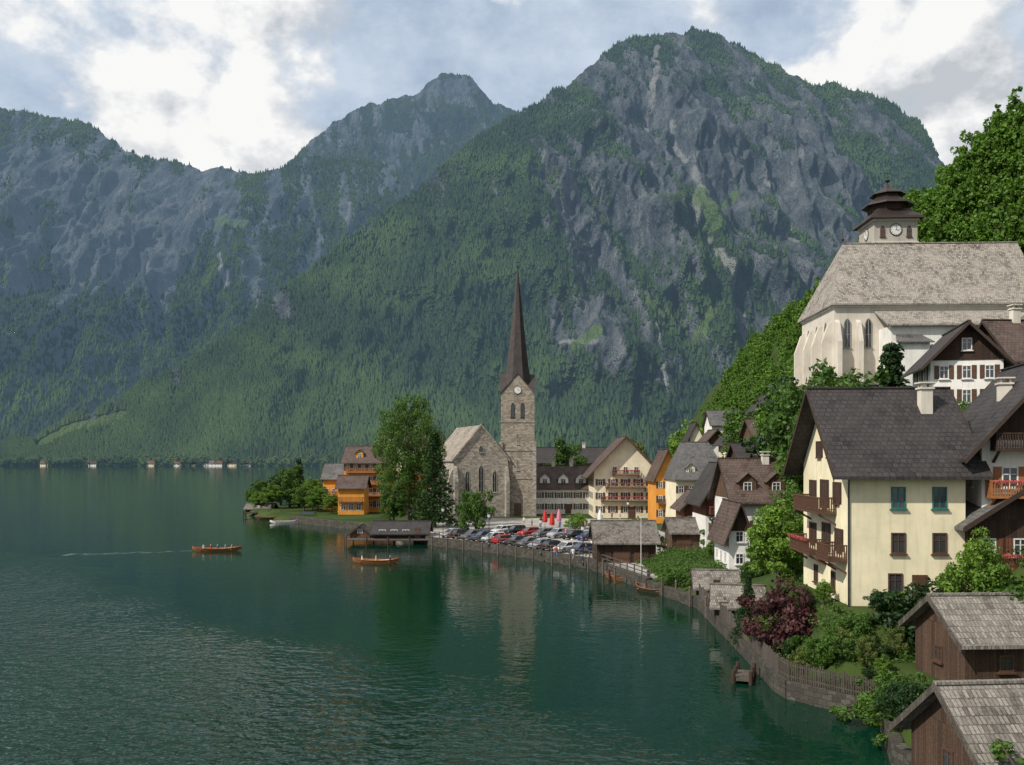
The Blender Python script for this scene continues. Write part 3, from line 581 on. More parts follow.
nv=part('nave',MB().prism([(-nw/2,-2),(nw/2,-2),(nw/2,nh),(0,nh+nr),(-nw/2,nh)],-nd/2,nd/2,'y'),STONEN,o,loc=(nc.x-1.3,nc.y-210,0),rz=rzn)
m,T,_=roof_geo(nw,nd,nh,nr,.4,.0,'y',t=.2); part('nave_roof',m,shingle((.25,.215,.18)),nv)
cp=MB().prism([(-nw/2-.4,nh-.5),(0,nh+nr-.1),(nw/2+.4,nh-.5),(nw/2+.4,nh),(0,nh+nr+.5),(-nw/2-.4,nh)],-nd/2-.3,-nd/2+.15,'y')
part('coping',cp,STONEN,nv)
for u,z,w,h in ((-3.2,5.5,1.1,5.),(0,5.5,1.3,6.2),(3.2,5.5,1.1,5.),(0,14.6,1.1,1.6)): win(nv,(nw,nd),'F',u,z,w,h,None,STONEL,arch=True)
for u in (-8.5,-4.2,0,4.2,8.5): win(nv,(nw,nd),'L',u,4.5,1.3,6.,None,STONEL,arch=True)
for x in(-6.,6.): part('buttress',MB().prism([(-1.3,-2),(0,-2),(0,11.5),(-.4,11),(-1.3,8)],x-.4,x+.4,'x'),STONEL,nv,loc=(0,-nd/2-.004,0))
for y in(-10.5,-6.3,-2.1,2.1,6.3): part('buttress',MB().prism([(-1.3,-2),(0,-2),(0,11),(-.4,10.5),(-1.3,7.5)],y-.4,y+.4,'y'),STONEL,nv,loc=(-nw/2-.004,0,0))
door(nv,(nw,nd),'F',0,0,2.,3.6)
# ---------------------------------------------------------------- waterfront town
def tw_(n,pl,pr,Y): return us((pr-pl)*Y/F,n)
hpx('hotel','bright ochre lakeside hotel with balconies and brown roof left of the tall tree','hotel',344,390,222,1.2,461,447,12,'x',wall=OCHRE,roof=RBROWN,ov=1.1,wins=grid('F',tw_(6,344,390,222),[1.2,4.3,7.3,10.2],1.,1.5,FB),balcs=[('F',1.,3.9,9.,dict(step=.3,m=OWOOD)),('F',1.,6.9,9.,dict(step=.3,m=OWOOD)),('F',0,9.8,10.,dict(step=.3,m=OWOOD))],fine=False,chim=[(2,0,1.)],dorm=[(-2,1.8,1.5)])
hpx('annex_house','low ochre wing with grey roof beside the tall ochre hotel','house',323,345,232,1.2,478,464,10,'x',wall=OCHRE,roof=RSLATE,wins=grid('F',[-1.8,0,1.8],[1.2,4.],1.,1.4),balcs=[('F',0,3.7,5.,dict(step=.3,m=OWOOD))],fine=False)
hpx('pavilion_house','orange lakeside pavilion in front of the ochre hotel','house',338,364,212,1.2,487,476,7,'x',wall=OCHRE,roof=RBROWN,wins=grid('F',[-1.8,0,1.8],[1.],1.2,1.6),balcs=[('F',0,3.1,5.6,dict(step=.3,m=OWOOD))],fine=False)
hpx('grey_roof_house','grey roofed house behind the tall lakeside tree','house',368,402,258,1.5,452,432,12,'y',wall=CREAM,roof=RSLATE,wins=grid('F',[-3,-1,1,3],[2,5,8,11],1.,1.4),fine=False)
hpx('brown_roof_townhouse','brown roofed townhouse immediately left of the stone church','house',398,440,262,1.5,450,434,12,'x',wall=OCHRE,roof=RBROWN,wins=grid('F',tw_(5,398,440,262),[2,5,8],1.,1.4),fine=False,chim=[(-2,0,1)])
hpx('long_house','low white house with brown grey roof and dormers right of the spire','house',535,592,214,1.3,487,466,11,'x',wall=WHITE,roof=RBROWN,wins=grid('F',tw_(6,535,592,214),[1.,3.7],1.,1.4,FB),dorm=[(-4.4,2.4,1.6),(0,2.4,1.6),(4.2,2.4,1.6)],doors=[('F',1.1,0,1.4,2.3)],fine=False,chim=[(2.2,0,1.),(-2.2,0,1.)])
hpx('dark_roof_house','house with broad dark roof behind the low white house','house',536,606,248,2,462,448,12,'x',wall=CREAM,roof=RDARK,wins=grid('F',tw_(7,536,606,248),[4,7,10],1.,1.4),chim=[(-3,0,1.2),(4,0,1.2)],fine=False)
hpx('guesthouse','cream guesthouse with broad front gable and three rows of flower balconies','hotel',594,657,200,1.3,470,437,15,'y',wall=CREAM,roof=RBROWN,ov=1.8,og=1.6,wins=grid('F',tw_(5,594,657,200),[1.1,4.1,7.1],1.05,1.5,FB)+[('F',-2.4,9.9,1.,1.4),('F',0,9.9,1.,1.4),('F',2.4,9.9,1.,1.4)]+grid('L',[-5,-2,1,4],[1.1,4.1,7.1],1.,1.4,FB),
  balcs=[('F',0,6.75,9.,dict(step=.3,flowers=True)),('F',0,3.75,11.,dict(step=.3,flowers=True)),('F',0,9.6,6.,dict(step=.3,flowers=True))],doors=[('F',1.4,0,1.5,2.4)],barge=MW,fine=False,chim=[(1,3,1)])
hpx('ochre_townhouse','ochre townhouse with brown roof right of the cream guesthouse','house',656,680,184,1.4,476,450,11,'y',wall=OCHRE,roof=RBROWN,ov=.6,og=.6,wins=grid('F',[-1.5,0,1.5],[1.2,4.1,7.],.9,1.4,FB),balcs=[('F',0,3.8,4.,dict(step=.3))],fine=False)
hpx('hipped_house','cream house under broad grey roof right of the ochre townhouse','house',676,728,172,1.4,477,443,14,'x',wall=CREAM,roof=RSLATE,og=.4,hipL=2.2,hipR=2.2,wins=grid('F',tw_(5,676,728,172),[1.1,3.9,6.5],1.,1.4,FB),balcs=[('F',-1.5,3.6,6,dict(step=.3,flowers=True))],dorm=[(-2,1.7,1.3),(2,1.7,1.3)],fine=False)
hpx('red_timber_house','small reddish timber house stepping down behind the second boathouse','house',684,712,140,1.6,506,492,7,'y',wall=RW,roof=RBROWN,ov=.8,og=.8,wins=grid('F',[-1.2,1.2],[.8,3.],.8,1.1),balcs=[('F',0,2.7,3.8,dict(step=.3,m=OWOOD,flowers=True))],fine=False)
hpx('timber_chalet','reddish timber chalet with steep gable left of the dark roofed houses','house',706,744,124,2.2,494,464,9,'y',wall=RW,lower=WHITE,lower_h=4.5,roof=RDARK,ov=1.1,og=1.,wins=grid('F',[-1.6,.0,1.6],[1.,3.],.8,1.2)+grid('F',[-1.1,1.1],[5.4,7.2],.8,1.2),balcs=[('F',0,4.9,4.6,dict(step=.2,m=RW,flowers=True)),('F',0,2.6,4.6,dict(step=.2,m=MW))])
hpx('white_gable_house','white house with brown roof and two dormers above the garden trees','house',734,792,106,2.6,498,460,10,'x',wall=WHITE,roof=RBROWN,ov=.8,og=.7,wins=grid('F',[-2,0,2],[1.,3.6],.8,1.2,FB)+grid('L',[-3,0,3],[1.,3.6],.8,1.2,FB),balcs=[('F',0,3.2,5.6,dict(step=.2,m=MW,flowers=True))],dorm=[(-1.6,2.,1.5),(1.8,2.,1.5)],gable=MW,chim=[(1.5,-.5,1.)])
hpx('front_gable_annex','narrow white annex with dark gable facing the lake below the timber chalet','house',729,750,98,2.2,530,504,7,'y',wall=WHITE,roof=RBROWN,gable=DW,ov=.7,og=.7,wins=[('F',0,1.,.9,1.2),('F',0,3.4,.9,1.2)]+grid('L',[-2.,0,2.],[1.,3.4],.8,1.2))
hpx('upper_dark_house','dark roofed house rising behind the white gable house','house',742,790,138,8.5,464,444,9,'x',wall=DW,roof=RDARK,wins=grid('F',[-2.5,0,2.5],[1.,3.4],.9,1.2),chim=[(1,0,1.1)])
hpx('slope_chalet','small timber fronted chalet on the slope above the grey hipped roof','house',704,730,192,6.,444,430,8,'y',wall=WHITE,gable=MW,roof=RBROWN,ov=1.,og=.9,base=5,wins=grid('F',[-1.5,0,1.5],[1.,3.6,6.],.9,1.2),balcs=[('F',0,3.2,4.6,dict(step=.3))],fine=False)
hpx('slope_house','pale house with dark gable on the slope left of the olive tree','house',728,756,172,8.,440,424,8,'y',wall=CREAM,gable=DW,roof=RDARK,ov=1.,og=.9,base=5,wins=grid('F',[-1.5,0,1.5],[1.,3.6],.9,1.2),balcs=[('F',0,3.2,4.4,dict(step=.3))],fine=False)
hpx('slope_cabin','brown cabin with light shingle roof just above the white gable house','house',764,796,122,9.,470,452,7,'x',wall=MW,roof=RGREY,ov=.8,og=.7,base=6,wins=grid('F',[-1.4,0,1.4],[.8,2.8],.8,1.1))
hpx('hillside_house','white hillside house with dark roof among trees left of hill church','house',757,792,180,20,412,393,9,'y',wall=WHITE,roof=RDARK,gable=DW,ov=.9,og=.9,wins=grid('F',[-2,0,2],[1.,3.4],.9,1.3),fine=False,base=6)
hpx('hillside_chalet','pale hillside chalet with grey roof farthest up the valley','house',712,746,228,15.,424,411,9,'x',wall=WHITE,roof=RSLATE,wins=grid('F',[-3,-1,1,3],[1.,4.],.9,1.3),fine=False,base=8)
hpx('small_tower_house','tiny cream house with pointed roof above the grey roofs','house',690,702,215,4,436,423,6,'y',wall=CREAM,roof=RDARK,wins=grid('F',[0],[3,6],.8,1.2),fine=False,base=4)
hpx('timber_cottage','low brown cottage with dark roof tucked right of the hillside chalet','house',754,782,150,13.,434,420,7,'x',wall=MW,roof=RBROWN,wins=grid('F',[-1.3,1.3],[.8],.9,1.),fine=False,base=7)
hpx('lakeside_boathouse','dark brown timber boathouse with grey shingle roof beside the jetty','boathouse',597,656,116,.9,541,522,7,'x',wall=DW,roof=RGREY,ov=.7,og=.5,base=2,wins=grid('F',[-2.4,2.4],[.9],.8,.8),doors=[('F',-.6,-.1,2.2,1.9),('F',1.4,-.1,.9,1.8)],barge=GW,fr=FB)
hpx('second_boathouse','small brown boathouse with slatted doors right of the larger boathouse','boathouse',672,714,128,1.4,532,519,6,'x',wall=BWD,roof=RGREY,ov=.6,og=.5,wins=[('F',2,.9,.8,.8)],doors=[('F',-1.3,0,2.2,1.9)],barge=GW)
hpx('garden_shed','low shed with grey shingle roof above the garden wall','shed',700,740,91,1.4,587,572,4.6,'x',wall=BWD,roof=RHUT,ov=.6,og=.4,wins=[('F',0,.5,.7,.6)],base=1,rz=R(-8),fr=FB)
hpx('lower_shed','second shingled shed stepping down to the lake wall','shed',722,768,78,1.3,606,587,5.,'x',wall=BWD,roof=RHUT,ov=.6,og=.4,wins=[('F',-1.2,.4,.7,.6)],doors=[('F',1.,0,.9,1.7)],base=1,rz=R(-14),fr=FB)
far=[(178,9,WHITE,RBROWN),(192,7,CREAM,RDARK),(208,12,WHITE,RSLATE),(218,8,WHITE,RBROWN),(232,9,CREAM,RDARK),(247,8,WHITE,RDARK),(150,7,CREAM,RBROWN),(92,8,WHITE,RDARK),(44,8,CREAM,RBROWN)]
for i,(px,wp,wm_,rm_) in enumerate(far):
    hpx('far_house',['white lakeside house','cream lakeside cottage','long white boat hall','white cottage','cream house','white house','small cream house','lone white house','lone cream house'][i]+' on the far shore, number %s from the left'%{44:'one',92:'two',150:'three',178:'four',192:'five',208:'six',218:'seven',232:'eight',247:'nine'}[px],'house',px-wp/2,px+wp/2,1335,.6,463.3,460.6,9,'x',wall=wm_,roof=rm_,wins=grid('F',us(wp*1.48,3),[1.],1.4,1.6),fine=False,group='houses on the far shore')
# ---------------------------------------------------------------- quay and walls
def wallrun(name,label,pts,h0,h1,th,m,cat='wall'):
    mb=MB()
    for (x0,y0),(x1,y1) in zip(pts,pts[1:]):
        a=Vector((x0,y0,0));b=Vector((x1,y1,0));d=(b-a).normalized(); n=Vector((-d.y,d.x,0))*th/2
        vs=[a-n,b-n,b+n,a+n]; mb.add([(v.x,v.y,z) for z in(h0,h1) for v in vs],[(0,3,2,1),(4,5,6,7),(0,1,5,4),(1,2,6,5),(2,3,7,6),(3,0,4,7)])
    return tag(part(name,mb,m,None),label,cat)
wallrun('quay_wall','grey stone quay wall along the parked cars',S[4:8],-2,1.35,.8,STONED)
wallrun('garden_wall','weathered stone garden wall along the lake below the yellow house',[S[7],S[8],S[9],(17,57.5),(17.2,55.8),S[11]],-2,1.1,.6,STONED)
wallrun('shore_wall','low mossy stone wall beneath the bottom right boathouse',S[11:14],-2,1.1,.6,STONED)
wallrun('promenade_wall','pale stone wall of the promenade left of the stone church',[(-50.4,205),(-38,190),(-22,174),(-13.8,151.7)],-2,1.4,.6,STONED)
t=NT('paving'); p=t.pos(); n1=t.noise(p,.3,4); n2=t.noise(p,4,3); PAVE=t.done(t.principled(t.mix(t.ramp(n1,[(.35,0.),(.7,1.)]),(.24,.22,.20),(.36,.34,.31)),.9,t.bump(n2,.3,.02)))
tag(part('quay_pavement',MB().add([(x,y,1.225) for x,y in [(-13.5,151.9),(-1.6,139.2),(10.8,120.8),(15.8,101),(20,103),(22,125),(28,150),(26,196),(-16,204),(-20,176)]],[tuple(range(10))]),PAVE,None),kind='structure')
fe=thing('quay_railing','wooden post and rail fence along the quay edge','fence',(0,0,1.35))
def along(pts,step):
    out=[];
    for (x0,y0),(x1,y1) in zip(pts,pts[1:]):
        L=math.hypot(x1-x0,y1-y0); n=max(1,int(L/step))
        for i in range(n): out.append((x0+(x1-x0)*i/n,y0+(y1-y0)*i/n))
    out.append(pts[-1]); return out
fp=along(S[4:8],2.2); pm=MB().box(-.07,-.07,0,.07,.07,1.05).mesh('post',GW)
for x,y in fp: link('post',pm,fe,(x,y,0))
rm=MB()
for a,b in zip(fp,fp[1:]):
    for z in(.5,.95): rm.bar((*a,z),(*b,z),.07,.1)
part('rail',rm,GW,fe)
gf=thing('garden_fence','dark wooden plank fence on the garden wall','fence',(0,0,1.1)); fp=along([S[8],S[9],(17,57.5),(17.2,55.8),S[11]],1.1)
pm=MB().box(-.05,-.05,0,.05,.05,1.3).mesh('post',GW)
for x,y in fp[::2]: link('post',pm,gf,(x,y,0))
rm=MB()
for a,b in zip(fp,fp[1:]):
    for z in(.25,.95): rm.bar((*a,z),(*b,z),.05,.08)
    for q in range(8):
        tt=q/8; x=a[0]+(b[0]-a[0])*tt; y=a[1]+(b[1]-a[1])*tt; rm.box(x-.03,y-.06,.02,x+.03,y+.06,random.uniform(1.05,1.2))
part('pickets',rm,GW,gf)
def jetty(name,label,c,rz,w,d,z=.9,m=GW):
    o=thing(name,label,'jetty',(c[0],c[1],0),rz); part('deck',MB().box(-w/2,-d/2,z-.18,w/2,d/2,z),m,o)
    pm=MB().tube((0,0,-2),(0,0,z+.5),.15,.13,8).mesh('post',DW)
    n=max(2,int(w/3.))
    for i in range(n+1):
        for y in (-d/2,d/2): link('post',pm,o,(-w/2+w*i/n,y,0))
    return o
c=G(388,545); jetty('landing_stage','dark wooden landing stage carrying the black boathouse',(c.x,c.y+4),0,14.5,8.)
hpx('dock_boathouse','black timber boathouse with low roof on the landing stage','boathouse',374,426,154,.9,532,522,6,'x',wall=DW,roof=RDARK,ov=.9,og=.6,base=.0,wins=grid('F',[-3,-1,1],[.6],1.2,.9),doors=[('F',3,0,1.,1.9)],fine=False)
hpx('ticket_hut','small brown hut on the left end of landing stage','hut',350,370,155,.9,534,526,3.,'y',wall=MW,roof=RGREY,ov=.4,og=.4,base=0,wins=[('F',0,.8,.9,.8)],fine=False)
jetty('boat_jetty','grey plank jetty beside the dark brown boathouse',(G(634,582).x,G(634,582).y+2),R(-25),5.,2.2,.7)
jetty('side_jetty','narrow jetty in front of the ochre hotel',(G(330,516).x,G(330,516).y),R(-10),12,2.,.8)
jetty('peninsula_jetty','low dark jetty at the tip of leafy peninsula',(G(263,516).x,G(263,516).y),R(5),9,2.5,.9,DW)
jetty('garden_jetty','small weathered jetty below the garden fence',(G(744,680).x,G(744,680).y),R(70),2.6,1.1,.4)
hpx('lake_shed','tiny brown shed at the leafy peninsula tip','shed',245,272,236,1.,509,504,5,'x',wall=DW,roof=RGREY,ov=.4,og=.4,wins=[('F',0,.4,.8,.6)],fine=False)
mp_=MB().tube((0,0,-2),(0,0,1.9),.14,.12,8).lathe([(.15,1.85),(.13,2.),(.02,2.1)],8).mesh('pile',GW)
for i,(px,py) in enumerate([(346,547),(432,549),(447,551),(463,553),(482,556),(498,557),(516,560),(533,562),(552,566),(570,569),(588,573),(603,576),(615,584),(648,588),(662,596),(676,600),(690,607),(706,618)]):
    g_=G(px,py); o=link('mooring_post',mp_,None,(g_.x,g_.y,0)); tag(o,'weathered wooden mooring post standing in the water along the quay','post','mooring posts along the quay')
# ---------------------------------------------------------------- cars
def loft(st,n=None):
    m=MB(); k=len(st[0]); 
    vs=[v for s_ in st for v in s_]; fs=[]
    for i in range(len(st)-1):
        for j in range(k): fs.append((i*k+j,i*k+(j+1)%k,(i+1)*k+(j+1)%k,(i+1)*k+j))
    fs+=[tuple(range(k)),tuple(range((len(st)-1)*k,len(st)*k))[::-1]]; return m.add(vs,fs)
def sec(x,w,zb,zt): return [(x,-w*.9,zb),(x,-w,zb+.15),(x,-w,zt-.16),(x,-w*.86,zt),(x,w*.86,zt),(x,w,zt-.16),(x,w,zb+.15),(x,w*.9,zb)]
body=loft([sec(-2.15,.7,.38,.78),sec(-2.05,.82,.28,.92),sec(-1.4,.87,.24,.98),sec(0,.88,.24,.96),sec(1.,.87,.24,.94),sec(1.7,.84,.25,.82),sec(2.05,.76,.28,.72),sec(2.15,.64,.38,.62)])
glass=loft([[(-1.75,-.74,.95),(-1.4,-.6,1.4),(-1.4,.6,1.4),(-1.75,.74,.95)],[(1.15,-.74,.93),(.35,-.6,1.42),(.35,.6,1.42),(1.15,.74,.93)]])
roofc=loft([[(-1.45,-.61,1.38),(-1.38,-.5,1.46),(-1.38,.5,1.46),(-1.45,.61,1.38)],[(.42,-.61,1.38),(.33,-.5,1.48),(.33,.5,1.48),(.42,.61,1.38)]])
for sy in(-1,1): roofc.bar((.4,sy*.6,1.4),(1.15,sy*.75,.93),.07); roofc.bar((-1.42,sy*.6,1.4),(-1.76,sy*.75,.95),.09); roofc.bar((-.45,sy*.62,1.4),(-.45,sy*.76,.95),.07)
TYRE=plain('tyre',(.02,.02,.02),.9); RIM=plain('rim',(.45,.45,.47),.3,.8); LAMP=plain('lamp_glass',(.7,.7,.65),.2); TAIL=plain('tail_lamp',(.4,.02,.02),.3)
CM={k:plain('car_paint_'+k,v,.25,.3,.03,.6) for k,v in dict(silver=(.4,.41,.43),white=(.62,.62,.61),black=(.02,.02,.022),red=(.4,.02,.02),blue=(.03,.05,.14),grey=(.13,.135,.14),green=(.03,.12,.07)).items()}
bme=body.mesh('body',CM['white']); gme=glass.mesh('cabin_glass',MGLASS); rme=roofc.mesh('roof',CM['white'])
wme=MB().tube((0,-.11,0),(0,.11,0),.33,.33,16).mesh('tyre',TYRE); rim=MB().tube((0,-.12,0),(0,.12,0),.2,.2,10).mesh('rim',RIM)
hl=MB().box(-.04,-.16,-.07,.05,.16,.07).mesh('headlight',LAMP); tl=MB().box(-.05,-.14,-.09,.04,.14,.09).mesh('taillight',TAIL)
def car(color,label,loc,rz,scale=1.):
    o=thing('parked_car',label,'car',loc,rz,'cars parked along the quay',None)
    for nm,me in(('body',bme),('cabin_glass',gme),('roof',rme)):
        c=link(nm,me,o,scale=(1,1,scale))
        if nm!='cabin_glass': c.material_slots[0].link='OBJECT'; c.material_slots[0].material=CM[color]
    for x in(-1.35,1.35):
        for y in(-.8,.8): w=link('wheel',wme,o,(x,y,.33)); link('rim',rim,w)
    for y in(-.55,.55): link('headlight',hl,o,(2.07,y,.6)); link('taillight',tl,o,(-2.1,y,.78))
ORD=['first','second','third','fourth','fifth','sixth','seventh','eighth','ninth','tenth','eleventh','twelfth','thirteenth']
qd=Vector((.61,-.79)); inn=Vector((.79,.61)); st=Vector((-13.8,151.7))+inn*3.6
cols=['silver','black','grey','blue','white','red','black','grey','silver','black','white','blue']
for i,cn in enumerate(cols):
    q=st+qd*(1.5+2.95*i); car(cn,f'{cn} car, {ORD[i]} from the left in the row at the water edge',(q.x,q.y,1.23),math.atan2(-.61,-.79)+random.uniform(-.06,.06)+(math.pi if i%4==1 else 0),random.choice([1,1,1.12]))
for i,cn in enumerate(['white','black','red','grey','silver','black','blue']):
    q=st+inn*(11+i*.6)+qd*(1.+3.1*i); car(cn,f'{cn} car, {ORD[i]} from the left in the inner row nearer the houses',(q.x,q.y,1.23),math.atan2(-.61,-.79)+random.uniform(-.08,.08),random.choice([1,1,1.12]))
# ---------------------------------------------------------------- people
SKIN=plain('skin',(.5,.3,.2),.6); HAIRS=[plain('hair',(.04,.025,.015),.7),plain('hair_fair',(.3,.2,.09),.7),plain('hair_grey',(.3,.3,.3),.7)]
def figure(kind):
    P=dict(stand=dict(pel=(0,0,.93),kl=(.09,.02,.5),kr=(-.09,.0,.5),al=(.1,0,.07),ar=(-.1,.03,.07),hl=(.24,-.05,.83),hr=(-.24,-.04,.83),el=(.25,.04,1.12),er=(-.25,.04,1.12),s=1.43),
      walk=dict(pel=(0,0,.92),kl=(.09,-.2,.52),kr=(-.09,.08,.5),al=(.09,-.3,.09),ar=(-.09,.36,.14),hl=(.25,.2,.9),hr=(-.25,-.26,.92),el=(.25,.12,1.14),er=(-.25,-.04,1.12),s=1.43),
      sit=dict(pel=(0,0,.5),kl=(.12,-.42,.52),kr=(-.12,-.42,.52),al=(.12,-.45,.08),ar=(-.12,-.45,.08),hl=(.16,-.34,.6),hr=(-.16,-.34,.6),el=(.25,-.1,.72),er=(-.25,-.1,.72),s=1.02))[kind]
    s_=P['s']; V=[P['pel'],(0,0,(P['pel'][2]+s_)/2),(0,0,s_),(0,-.01,s_+.1),(0,-.02,s_+.19),(0,-.02,s_+.29)]; Rr=[(.15,.11),(.135,.1),(.13,.09),(.055,.055),(.085,.1),(.07,.08)]; E=[(0,1),(1,2),(2,3),(3,4),(4,5)]
    for sd,k,a,e,h in((1,'kl','al','el','hl'),(-1,'kr','ar','er','hr')):
        n=len(V); hp=(sd*.1,P['pel'][1],P['pel'][2]-.06); an=Vector(P[a]); V+=[hp,P[k],tuple(an),tuple(an+Vector((0,-.16,-.03)))]; Rr+=[(.095,.095),(.065,.065),(.042,.045),(.035,.03)]; E+=[(0,n),(n,n+1),(n+1,n+2),(n+2,n+3)]
        n=len(V); V+=[(sd*.19,0,s_-.02),P[e],P[h]]; Rr+=[(.062,.062),(.045,.045),(.034,.03)]; E+=[(2,n),(n,n+1),(n+1,n+2)]
    me=bpy.data.meshes.new('person'); me.from_pydata(V,E,[]); o=bpy.data.objects.new('tmp_person',me); COL.objects.link(o)
    o.modifiers.new('Skin','SKIN'); sk=me.skin_vertices[0].data
    for i,r_ in enumerate(Rr): sk[i].radius=r_; sk[i].use_root=(i==0)
    ss=o.modifiers.new('Sub','SUBSURF'); ss.levels=1; ss.render_levels=1
    bpy.context.view_layer.update(); dg=bpy.context.evaluated_depsgraph_get(); m2=bpy.data.meshes.new_from_object(o.evaluated_get(dg)); m2.name='person'; bpy.data.objects.remove(o)
    m2.materials.clear()
    for q in range(4): m2.materials.append(SKIN)
    hip=P['pel'][2]
    for f in m2.polygons:
        c=f.center; f.use_smooth=True
        if c.z>s_+.22 or (c.z>s_+.1 and c.y>.03): i=3
        elif c.z>s_+.06: i=0
        elif (abs(c.x)>.2 and c.z<s_-.25 and kind!='sit') or (kind=='sit' and c.y<-.16 and c.z>.56): i=0
        elif c.z>hip+.03: i=1
        else: i=2
        f.material_index=i
    return m2
FIG={k:figure(k) for k in('stand','walk','sit')}
CL={k:plain('cloth_'+k,v,.9) for k,v in dict(red=(.5,.03,.03),white=(.7,.7,.68),blue=(.05,.12,.35),black=(.02,.02,.025),green=(.05,.2,.08),yellow=(.6,.42,.06),pink=(.6,.2,.28),grey=(.25,.25,.27),orange=(.6,.2,.03),navy=(.02,.03,.08),denim=(.08,.14,.25),beige=(.4,.33,.24)).items()}
def person(kind,loc,rz,top,bot,label,h=0,group=None,sz=1.):
    o=link('person',FIG[kind],None,loc,rz,sz)
    for i,m in((1,CL[top]),(2,CL[bot]),(3,HAIRS[h])): o.material_slots[i].link='OBJECT'; o.material_slots[i].material=m
    tag(o,label,'person',group)
PP=[('walk',556,558,'red','denim','walking by the water end of car row'),('stand',572,549,'white','navy','standing behind the blue car'),('walk',580,553,'blue','beige','strolling left of dark boathouse'),('stand',586,556,'black','black','waiting by the boathouse wall'),
 ('walk',566,538,'pink','white','crossing the square near the parasols'),('stand',540,527,'yellow','denim','standing before the red parasols'),('stand',532,526,'grey','black','standing under the spire by the parked cars'),('walk',590,545,'green','beige','walking toward the guesthouse'),
 ('walk',577,538,'orange','navy','in the middle of the square'),('stand',602,520,'white','black','at the guesthouse door'),('walk',612,519,'red','black','passing the guesthouse front'),('walk',560,530,'blue','denim','approaching the low white house'),
 ('stand',524,525,'white','beige','left of the inner car row end'),('walk',660,548,'navy','beige','walking between the two boathouses'),('stand',585,530,'pink','denim','behind the dark boathouse roof'),('walk',553,526,'black','grey','beside the parasol table'),
 ('walk',592,552,'white','denim','on the quay just left of the boathouse door'),('stand',583,546,'red','navy','facing the boathouse from the open square'),('walk',596,534,'yellow','black','between guesthouse and dark boathouse'),('stand',620,521,'blue','white','under the guesthouse right corner'),
 ('walk',571,531,'green','denim','beside the white parasol path'),('walk',573,560,'white','grey','at the quay railing near the last car'),('stand',665,552,'orange','denim','by the second boathouse corner'),('walk',638,523,'black','beige','walking right of the guesthouse')]
for i,(k,px,py,a,b,wh) in enumerate(PP):
    g_=G(px,py,1.23); person(k,(g_.x,g_.y,1.23),random.random()*6.28,a,b,f'person in {a} top and {b} trousers {wh}',i%3,sz=random.uniform(.95,1.05))
# ---------------------------------------------------------------- boats
def boat(label,loc,rz,L,wd,m,name='rowing_boat',canopy=None,benches=3):
    o=thing(name,label,'boat',loc,rz); st=[]; N=13
    for i in range(N):
        t_=i/(N-1)*2-1; w=wd/2*(1-abs(t_)**2.6)**.75+.03; zt=.42+.32*abs(t_)**2.5; zb=-.15+.42*abs(t_)**3; x=t_*L/2
        wi=max(.01,w-.07); zi=min(zb+.1,zt-.06)
        st.append([(x,-w*.7,zb),(x,-w,zt),(x,-wi,zt),(x,-wi*.7,zi),(x,wi*.7,zi),(x,wi,zt),(x,w,zt),(x,w*.7,zb)])
    part('hull',loft(st),m,o)
    gl=MB()
    for i in range(N-1):
        for j in(1,6): a=Vector(st[i][j]);b=Vector(st[i+1][j]); gl.bar(a+Vector((0,0,.025)),b+Vector((0,0,.025)),.07,.05)
    part('gunwale',gl,OWOOD,o)
    for i in range(benches):
        x=(-.3+.6*i/max(1,benches-1))*L; part('bench',MB().box(x-.16,-wd*.42,.24,x+.16,wd*.42,.3),OWOOD,o)
    if canopy:
        c=MB(); c.prism([(-wd/2,1.7),(-wd*.3,1.95),(wd*.3,1.95),(wd/2,1.7),(wd*.3,1.88),(-wd*.3,1.88)],-L*.28,L*.28,'x'); part('canopy',c,canopy,o)
        pl=MB()
        for x in(-L*.27,L*.27):
            for y in(-wd*.45,wd*.45): pl.tube((x,y,.4),(x,y,1.75),.03,.03,6)
        part('canopy_frame',pl,METAL,o)
    return o
BW=plain('varnished_wood',(.22,.09,.03),.4); BD=plain('dark_hull',(.05,.035,.025),.5); BWH=plain('white_hull',(.7,.7,.68),.35); BBL=plain('blue_hull',(.05,.12,.25),.4)
c=G(217,551); boat('long brown wooden boat full of passengers on the open lake',(c.x,c.y,0),R(3),7.7,1.9,BW,'passenger_boat',benches=5)
for i,(dx,a,b) in enumerate([(-2.3,'white','denim'),(-1.15,'red','navy'),(0.,'blue','beige'),(1.15,'grey','black'),(2.3,'orange','denim')]):
    person('sit',(c.x+dx+.1,c.y+random.uniform(-.3,.3),-.2),R(90)+random.uniform(-.2,.2),a,b,f'person in {a} top seated {ORD[i]} from the left in the lake boat',i%3)
c=G(376,563); boat('orange brown wooden boat with three people in front of the landing stage',(c.x,c.y,0),R(-8),6.8,1.7,BW)
for i,(dx,a,b) in enumerate([(-2.,'white','black'),(0.,'yellow','denim'),(2.,'navy','beige')]):
    person('sit',(c.x+dx,c.y-dx*.14,-.2),R(90),a,b,f'person in {a} top seated {ORD[i]} from the left in the orange brown boat',i%3)
for px,py,rz,L,m,can,lb in [(286,523,R(10),7,BWH,None,'white motorboat moored at the leafy peninsula'),(308,521,R(-5),6,BBL,CL['navy'],'blue canopied boat moored left of the hotel'),(346,519,R(0),6.5,BWH,CL['white'],'white canopied boat moored before the ochre hotel'),(268,519,R(5),5.5,BD,None,'dark rowing boat beside the peninsula jetty'),
   (622,580,R(-50),5.5,BW,None,'brown rowing boat tied at the plank jetty'),(652,592,R(-55),5.,BD,None,'dark rowing boat right of the plank jetty'),(330,523,R(8),6,BW,None,'brown boat beside the narrow jetty')]:
    c=G(px,py); boat(lb,(c.x,c.y,0),rz,L,1.7 if L>4 else 1.1,m,'moored_boat',can)
